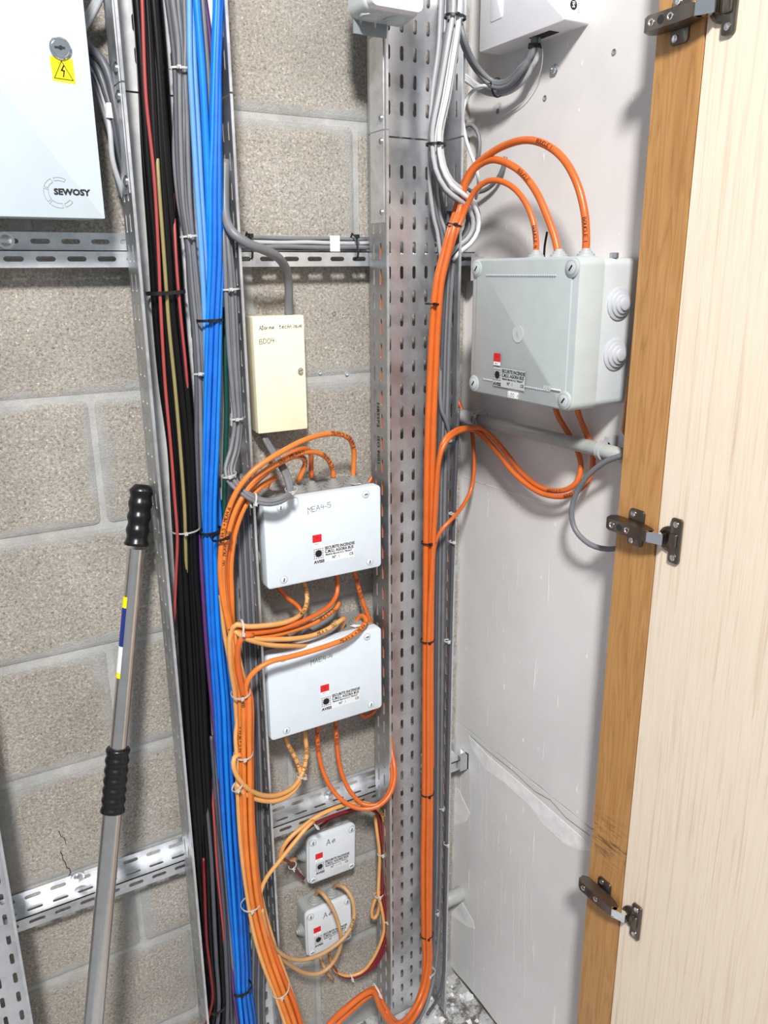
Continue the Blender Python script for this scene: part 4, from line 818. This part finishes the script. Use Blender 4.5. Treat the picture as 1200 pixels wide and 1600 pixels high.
# ------------------------------------------------------------------ pale blue cabinet, left
def cabinet():
    x0, x1, z0, z1, d = -.12, .2395, 1.6695, 2.15, .1
    cx, cz = (x0+x1)/2, (z0+z1)/2; w, h = x1-x0, z1-z0
    t = thing('control_cabinet', 'pale blue metal cabinet with round key lock and yellow warning label', 'cabinet', (cx, 0, cz))
    rbox(MB(), w-.004, h-.004, .002, -.02, -d+.014, .001).build('body', M['panel'], t, auto=35)
    rbox(MB(), w, h, .0015, -d+.014, -d, .001).build('door', M['panel'], t, auto=35)
    c = P(94.5, 75, -.102); x, z = c.x-cx, c.z-cz
    l = MB().lathe((x, -d, z), (0,-1,0), [(0,.0128),(.002,.0128),(.0032,.0115),(.0018,.0096),(.0032,.0092),(.0036,.0088)], 28).build('key_lock', M['chrome'], t, auto=30)
    MB().ribbon([(x-.006,-d-.0042,z),(x+.004,-d-.0042,z)], (0,-1,0), .0022, .0002).lathe((x+.0, -d-.0042, z), (0,-1,0), [(0,.0025),(.0003,.0025)], 10).build('keyhole', M['ink'], l)
    c = P(98, 109, -.1); x, z = c.x-cx, c.z-cz
    y_ = MB().add([(x-.0125,-d-.0003,z-.013),(x+.0135,-d-.0003,z-.0145),(x+.0125,-d-.0003,z+.0125),(x-.0135,-d-.0003,z+.0135)], [(0,1,2,3)]).build('warning_label', M['yellow'], t)
    mb = MB().ribbon([(x-.0105,-d-.0004,z-.0098),(x+.0108,-d-.0004,z-.0108),(x-.0005,-d-.0004,z+.0092),(x-.0105,-d-.0004,z-.0098)], (0,-1,0), .0009, .0002)
    mb.ribbon([(x+.0015,-d-.0004,z+.0045),(x-.0015,-d-.0004,z-.0008),(x+.0015,-d-.0004,z-.0012),(x,-d-.0004,z-.0075)], (0,-1,0), .0016, .0002); mb.build('lightning_symbol', M['ink'], y_)
    c = P(93, 301, -.1); x, z = c.x-cx, c.z-cz; R = .0185; y = -d-.0003; mb = MB()
    for a0, a1, r0, r1 in ((62,108,.8,1.0),(118,158,.76,1.02),(165,218,.7,1.0),(226,278,.72,1.02),(288,322,.76,1.0)):
        n = 8; o_ = [(x+R*r1*math.cos(math.radians(a0+(a1-a0)*i/n)), y, z+.95*R*r1*math.sin(math.radians(a0+(a1-a0)*i/n))) for i in range(n+1)]
        i_ = [(x+R*r0*math.cos(math.radians(a1-(a1-a0)*i/n)), y, z+.95*R*r0*math.sin(math.radians(a1-(a1-a0)*i/n))) for i in range(n+1)]
        mb.ribbon(o_+i_+[o_[0]], (0,-1,0), .0004, .0001)
    mb.build('logo_ring', M['inkg'], t)
    printed(t, 'SEWOSY', x-.0065, z-.0022, .0098, y, bold=.00045, sx=1.12)
cabinet()
# ------------------------------------------------------------------ plaster wall details, conduit
tag(MB().lathe(P(866,110,XR), (-1,0,0), [(0,.0085),(.001,.0085),(.0018,.0055),(.004,.0052),(.0045,.003),(.002,.002)], 18).build('screw_anchor', M['zinc'], None, auto=40), 'zinc screw head with washer on the white wall below the module', 'screw')
for i, (px, py) in enumerate(((960,81),(852,153),(778,174))):
    tag(MB().lathe(P(px, py, XR), (-1,0,0), [(0,.0042),(.0012,.004),(.0014,.003),(.0003,.0026)], 14).build('wall_plug', M['inkg'], None, auto=40), ['grey wall plug high on the white wall near the post','small grey wall plug right of the shiny thread','small grey wall plug left of the shiny thread'][i], 'wall plug')
y0c = .004; zc = 1.3465
pp = thing('conduit_pipe', 'grey plastic conduit running along the white wall under the large box', 'pipe', (.857, y0c, zc))
mb_tube([Vector((0, 0, 0)), Vector((0, -.2, 0)), Vector((0, -.37, .001)), Vector((0, -.455, .001))], .0108, 20).build('tube', M['pipe'], pp, smooth=True)
mb_tube([Vector((0, -.008, 0)), Vector((0, -.075, 0))], .0120, 20).build('clear_sleeve', M['sleeve'], pp, smooth=True)
cl = MB().lathe((0, -.39, .001), (0,1,0), [(-.004,.0125),(-.004,.0142),(.004,.0142),(.004,.0125)], 20).build('pipe_clip', M['lgrey'], pp, auto=30)
MB().box(.006, .026, -.394, -.386, -.004, .02).build('clip_foot', M['lgrey'], cl)
zip_tie('clear tie round the grey conduit, near its sleeve end', 752, 652, .857, .013, .013, 'tie_white', (0,1,.02))
zip_tie('clear tie hanging orange cables from the grey conduit', 748, 664, .853, .012, .019, 'tie_white', (.0,1,-.2))
cable('grey cable looping out from the conduit end and behind the post', 'grey', [(988,704,.850),(970,712,.845),(945,722,.842),(918,744,.84),(900,772,.84),(893,800,.84),(899,828,.842),(921,850,.846),(950,858,.855),(985,852,.87)], .0042, n=12)
# ------------------------------------------------------------------ wooden post, door and hinges
XF = .833
post = MB().box(XF, XR+.06, -.519, -.449, -.02, 2.35).build('door_frame', M['pine'], None); post['kind'] = 'structure'
dr = MB().box(XF+.001, XF+.02, -1.06, -.5215, .02, 2.3).build('door_1', M['ash'], None); dr['kind'] = 'structure'
tag(MB().add([(XF+.012,-.449,1.372),(XF+.045,-.449,1.372),(XF+.045,-.449,1.54),(XF+.012,-.449,1.54),(XF+.012,-.430,1.385),(XF+.045,-.430,1.385),(XF+.045,-.438,1.54),(XF+.012,-.438,1.54)],
   [(0,1,2,3),(4,7,6,5),(0,4,5,1),(2,6,7,3),(0,3,7,4),(1,5,6,2)]).build('wood_shim', M['brown'], None), 'thin wooden shim wedged beside the post next to the grommets', 'shim')
def hinge(z, label):
    t = thing('cabinet_hinge', label, 'hinge', (XF, -.449, z), -PI/2, 'three concealed door hinges')
    # local: +x along the wall towards the door, -y out of the wood, z up
    pl = rbox(MB(), .027, .052, .005, 0, -.003, .001, .036, 0).build('mounting_plate', M['bronze'], t, auto=35)
    for sz in (-1, 1): MB().lathe((.031, -.003, sz*.0195), (0,-1,0), [(0,.0042),(.0012,.0042),(.0006,.002)], 12).build('screw', M['zinc'], pl, auto=40)
    mb = MB(); prof = lambda x, hh, y0, y1: [(x,y0,-hh),(x,y1,-hh+.002),(x,y1,hh-.002),(x,y0,hh)]
    mb.loft([prof(-.004,.0095,-.010,-.018), prof(.004,.0105,-.005,-.022), prof(.05,.0105,-.004,-.022), prof(.066,.0095,-.006,-.021), prof(.074,.008,-.009,-.019)])
    arm = mb.build('hinge_arm', M['bronze'], t, auto=30)
    MB().lathe((.010, -.0215, 0), (0,-1,0), [(0,.0042),(.001,.0042),(.0012,.003),(.0002,.0022)], 14).build('screw', M['zinc'], arm, auto=40)
    MB().lathe((.024, -.0218, 0), (0,-1,0), [(0,.005),(.0004,.005)], 16).build('arm_hole', M['hole'], arm)
    MB().lathe((.038, -.0215, 0), (0,-1,0), [(0,.0042),(.001,.0042),(.0012,.003),(.0002,.0022)], 14).build('screw', M['zinc'], arm, auto=40)
    mb = MB(); mb.loft([[(.071,-.020,-.0075),(.071,-.020,.0075),(.071,-.012,.0075),(.071,-.012,-.0075)], [(.092,-.013,-.0075),(.092,-.013,.0075),(.092,-.004,.0075),(.092,-.004,-.0075)]])
    for zz in (-.0075, .0065): mb.lathe((.0725, -.016, zz), (0,0,1), [(0,.0045),(.001,.0045)], 12)
    mb.build('chrome_link', M['chrome'], t)
    cup = MB().lathe((.094, .001, 0), (0,-1,0), [(0,.0175),(.003,.0175),(.0036,.016),(.002,.0145),(.0015,.001)], 28).build('hinge_cup', M['bronze'], t, auto=35)
    mb = MB(); rbox(mb, .018, .062, .004, 0, -.003, .001, .104, 0); f_ = mb.build('cup_flange', M['bronze'], t, auto=35)
    rbox(MB(), .012, .02, .003, -.002, -.0065, .002, .102, 0).build('cup_bridge', M['bronze'], f_, auto=35)
    for sz in (-1, 1): MB().lathe((.104, -.003, sz*.023), (0,-1,0), [(0,.0042),(.0014,.0042),(.0004,.002)], 12).build('screw', M['zinc'], f_, auto=40)
hinge(P(1050,843,XF).z, 'middle dark metal door hinge at the height of the conduit')
hinge(P(1120,8,XF).z-.003, 'top dark metal door hinge cut by the upper edge')
hinge(P(986,1432,XF).z, 'bottom dark metal door hinge near the worn wood')
# ------------------------------------------------------------------ telescopic pole
def pole():
    a, b = P(222, 757, -.045), P(146, 1600, -.175); d = (a-b).normalized(); base = b-d*.35
    t = thing('telescopic_pole', 'brushed steel telescopic pole with black ribbed grips leaning on the wall', 'pole', base)
    q = lambda px, py: min(((a+(b-a)*k/400 - base) for k in range(-20, 460)), key=lambda v: abs(_py(v+base)-py))
    def _py(p): e = p-CAM; return 800-FPX*e.dot(_up)/e.dot(_fw)
    p0 = q(0, 757); p1 = q(0, 852); p2 = q(0, 1168); p3 = q(0, 1268)
    ax = (p0-p1).normalized()
    mb_tube([p1-ax*.005, p2], .0125, 24).build('inner_tube', M['steel'], t, auto=40)
    mb_tube([p3+ax*.01, Vector((0,0,0))], .0146, 24).build('outer_tube', M['steel'], t, auto=40)
    L1 = (p0-p1).length
    pr = [(0,.0175),(.003,.0185)]+[(.003+(L1-.012)*i/32, .0165+.0011*math.cos(i*PI/4)) for i in range(1, 33)]+[(L1-.004,.0135),(L1,.010)]
    MB().lathe(p1, ax, pr, 24).build('end_grip', M['grip'], t, smooth=True)
    L2 = (p2-p3).length
    pr = [(-.001,.0165),(0,.0185)]+[(.002+(L2-.006)*i/48, .0172+.0009*math.cos(i*PI/4)) for i in range(1, 49)]+[(L2-.003,.0182),(L2,.0165)]
    MB().lathe(p3, ax, pr, 24).build('middle_grip', M['grip'], t, smooth=True)
    MB().lathe(Vector((0,0,0)), -ax, [(0,.0155),(.02,.0155),(.024,.012)], 20).build('foot_cap', M['grip'], t, smooth=True)
    # coloured sticker along the left side of the inner tube
    side = ax.cross(Vector((0,-1,0))).normalized(); 
    if side.x > 0: side = -side
    fr_ = ax.cross(side).normalized()
    if fr_.y > 0: fr_ = -fr_
    s_ = (side*.93+fr_*.3).normalized(); tq = s_.cross(ax).normalized()
    def strip(y0, y1, m, nm):
        u, v = q(0, y0), q(0, y1); loops = []
        for e in (u, v): loops.append([e+(s_*math.cos(w)+tq*math.sin(w))*.0128 for w in (-.45,-.2,.05,.3,.5)])
        mb = MB(); mb.add(loops[0]+loops[1], [(i, i+1, 6+i, 5+i) for i in range(4)]); return mb.build(nm, M[m], t)
    strip(931, 950, 'yellow', 'sticker_end'); strip(950, 1008, 'blue_p', 'sticker_panel'); strip(1008, 1050, 'label_w', 'sticker_text'); strip(1050, 1058, 'yellow', 'sticker_end')
pole()
# ------------------------------------------------------------------ cables round the two small boxes
SB = 'pale and maroon loop around the small boxes'
cable('pale orange cable arching over the upper small box', 'peach', [(598,1330,-.055),(602,1305,-.06),(600,1280,-.065),(590,1263,-.07),(570,1255,-.075),(545,1256,-.08),(520,1264,-.085),(497,1275,-.09),(470,1294,-.095),(448,1315,-.098),(438,1335,-.094),(440,1346,-.08),(452,1345,-.06),(462,1342,-.045)], .0040, SB, text=(('ELEM MAX BUS', .12, .0055, tx, True),))
cable('maroon cable following the pale arch over the upper small box', 'dred', [(592,1345,-.05),(594,1300,-.055),(588,1270,-.06),(566,1263,-.064),(540,1268,-.07),(515,1277,-.078),(490,1288,-.085),(466,1306,-.09),(447,1327,-.09),(442,1340,-.08),(455,1350,-.06),(464,1362,-.045),(474,1373,-.03)], .0034, SB)
cable('tan cable running from the left bundle up to the arch', 'tan' if False else 'peach', [(405,1420,-.108),(407,1395,-.11),(416,1372,-.112),(436,1346,-.112),(460,1316,-.11),(480,1292,-.106),(490,1283,-.1)], .0038)
cable('maroon cable across the top grommets of the upper small box', 'dred', [(500,1292,-.05),(520,1278,-.05),(545,1270,-.052),(572,1258,-.056)], .003)
for i, (m, dx) in enumerate((('dred', 2), ('peach', -4), ('dred', 6))):
    cable(['maroon cable hanging down beside the right tray edge','pale orange cable hanging beside the maroon pair','second maroon cable hanging against the right tray'][i], m,
      [(590+dx,1275,-.055),(593+dx,1300,-.06),(597+dx,1335,-.06),(596+dx,1370,-.06),(595+dx,1398,-.066),(598+dx,1410,-.07),(601+dx*.7,1430,-.072),(602+dx*.6,1455,-.07),(594+dx,1484,-.066),(580+dx,1508,-.06),(562,1522+dx*.4,-.055),(545,1526+dx*.3,-.05),(527,1520,-.045),(517,1504,-.04),(514,1488,-.035)], .0034, SB)
cable('short tan loop tied at the right of the small boxes', 'peach', [(595,1392,-.06),(588,1402,-.058),(582,1418,-.055),(581,1432,-.055),(587,1434,-.057),(592,1420,-.06),(594,1402,-.062)], .0036, SB)
TB = 'tan cables leaving the top of the lower small box'
cable('left tan cable arching from the lower small box and falling in front of it', 'tan', [(493,1400,-.022),(497,1392,-.04),(507,1400,-.068),(519,1418,-.08),(527,1438,-.084),(532,1458,-.086),(532,1478,-.084),(523,1500,-.08),(510,1515,-.08),(495,1522,-.082),(475,1520,-.086),(455,1509,-.09),(437,1495,-.1),(424,1480,-.108),(412,1455,-.114),(406,1425,-.116)], .0040, TB)
cable('right tan cable arching wide from the lower small box', 'tan', [(521,1388,-.022),(526,1383,-.04),(539,1388,-.066),(549,1402,-.08),(553,1422,-.086),(551,1442,-.09),(540,1462,-.092),(520,1480,-.094),(495,1494,-.096),(468,1500,-.1),(445,1494,-.106),(429,1480,-.112),(416,1455,-.12),(409,1420,-.12)], .0040, TB, text=(('ELEM', .14, .005, tx, True),))
cable('tan cable end below the lower small box', 'tan', [(500,1495,-.03),(505,1508,-.032),(512,1520,-.04),(520,1530,-.03)], .0036)
# ------------------------------------------------------------------ cable ties
zip_tie('wide black tie across the black bundle, level with the upper rail shadow', 259, 457, -.062, .0262, .0215, 'tie_black', (.05,0,-1), .005)
zip_tie('frayed clear tie round the black bundle, level with the upper pole grip', 290, 827, -.060, .0205, .0205, 'tie_white', (.05,0,-1), .002)
zip_tie('black tie over the blue bundle, level with cream box top', 328, 500, -.072, .0185, .017, 'tie_black', (.03,0,-1), .004)
zip_tie('black tie over the blue bundle, level with the upper white box', 329, 829, -.074, .0165, .015, 'tie_black', (.1,0,-1), .004)
zip_tie('wide black tie at the foot of the blue bundle', 377, 1543, -.072, .0185, .0165, 'tie_black', (.05,0,-1), .006)
zip_tie('black tie at the foot of the thin dark cables', 339, 1575, -.08, .015, .010, 'tie_black', (.05,0,-1), .005)
zip_tie('clear tie on the grey data cables near the top', 281, 107, -.064, .0135, .008, 'tie_white', (.05,0,-1))
zip_tie('clear tie on the grey data cables, level with the upper rail', 297, 369, -.064, .0135, .008, 'tie_white', (.1,0,-1))
zip_tie('clear tie on the grey data cables, level with the cream box', 312, 583, -.064, .010, .008, 'tie_white', (.05,0,-1))
zip_tie('clear tie on the grey cluster, level with the wall plugs', 361, 452, -.080, .0115, .007, 'tie_white', (.05,0,-1))
zip_tie('clear tie on the grey cluster, level with the foot of cream box', 370, 654, -.080, .0095, .007, 'tie_white', (0,0,-1))
zip_tie('clear tie where the grey cluster turns into its loop', 358, 742, -.1, .0105, .009, 'tie_white', (.2,0,-1))
zip_tie('clear tie on the bottom of the grey loop over the orange cables', 396, 782, -.125, .0105, .009, 'tie_white', (1,0,-.3))
zip_tie('clear tie on the right end of the grey loop', 455, 765, -.118, .0085, .009, 'tie_white', (.1,.2,-1))
zip_tie('black tie over the left orange cables, level with the upper white box', 346, 838, -.12, .014, .014, 'tie_black', (-.25,0,1), .004)
zip_tie('clear tie gathering the orange cables between the white boxes', 376, 983, -.121, .0145, .011, 'tie_white', (1,0,-.15), .003)
zip_tie('clear tie round the left orange bundle beside the lower white box', 376, 1083, -.11, .0145, .017, 'tie_white', (.1,0,-1))
zip_tie('clear tie round the left orange bundle, level with the pale loops', 380, 1178, -.108, .0145, .017, 'tie_white', (.02,0,-1))
zip_tie('clear tie on the left end of the pale orange loops', 371, 1228, -.118, .010, .009, 'tie_white', (.7,0,-1))
zip_tie('clear tie on the right end of the pale orange loops', 471, 1212, -.068, .009, .008, 'tie_white', (.3,0,1))
zip_tie('clear tie round the left orange bundle, level with the upper small box', 392, 1412, -.11, .0165, .017, 'tie_white', (.1,0,-1))
zip_tie('clear tie round the left orange bundle near the bottom', 438, 1545, -.128, .0165, .017, 'tie_white', (.4,0,-1))
zip_tie('clear tie on the arch of cables over the upper small box', 491, 1287, -.088, .009, .009, 'tie_white', (1,0,.6))
zip_tie('clear tie on the maroon cables left of the upper small box', 457, 1352, -.06, .007, .006, 'tie_white', (.6,.3,-1))
zip_tie('clear tie on the hanging cables, level with the upper small box', 597, 1333, -.06, .009, .006, 'tie_white', (.05,0,-1))
zip_tie('clear tie on the hanging cables above the short loop', 592, 1398, -.063, .009, .007, 'tie_white', (.05,0,-1))
zip_tie('clear tie on the hanging cables, level with the lower small box', 604, 1437, -.071, .008, .006, 'tie_white', (.05,0,-1))
zip_tie('clear tie on the lowest maroon bend', 548, 1526, -.052, .006, .006, 'tie_white', (1,0,.1))
zip_tie('black tie round the upper right grey bundle at the top', 711, 27, -.105, .0165, .013, 'tie_black', (-.05,0,-1), .004)
zip_tie('black tie round the upper right grey bundle below the tray joint', 681, 226, -.094, .0150, .014, 'tie_black', (0,0,-1), .004)
zip_tie('black tie under the white module', 836, 72, .86, .009, .0085, 'tie_black', (0,.1,-1), .006)
zip_tie('black tie in the middle of the grey cable swing', 777, 137, .853, .013, .010, 'tie_black', (0,1,-.1), .0035)
zip_tie('black tie where the three orange arcs meet', 709, 352, -.108, .0130, .009, 'tie_black', (-.2,0,-1))
zip_tie('black tie on the orange bundle, level with the large grey box', 677, 475, -.103, .0135, .009, 'tie_black', (-.05,0,-1))
zip_tie('black tie on the orange bundle, level with the upper white box foot', 670, 847, -.1, .0135, .011, 'tie_black', (0,0,-1))
zip_tie('black tie on the orange bundle, level with the lower white box top', 668, 1000, -.1, .0130, .011, 'tie_black', (0,0,-1))
zip_tie('black tie on the orange bundle, level with the rail behind', 668, 1239, -.1, .0130, .011, 'tie_black', (0,0,-1))
zip_tie('black tie on the orange bundle, level with the lower small box', 667, 1460, -.1, .0130, .011, 'tie_black', (0,0,-1))
zip_tie('wide clear tie at the foot of the orange bundle', 669, 1518, -.101, .0140, .012, 'tie_white', (-.1,0,-1), .005)
zip_tie('clear tie at the bend of orange cables on the floor', 588, 1546, -.14, .009, .014, 'tie_white', (1,.0,.2), .003)
for i, (px, py) in enumerate(((702,688),(706,802),(707,846),(699,1001),(690,1262),(698,1318),(682,1425))):
    zip_tie('tiny clear tie on the dark cable of the right tray edge, %s from the top' % ORD[i], px, py, (-.068, -.094, -.095, -.095, -.065, -.095, -.074)[i], .005, .005, 'tie_white', (0,0,-1), .0022, 'tiny ties down the right tray edge')
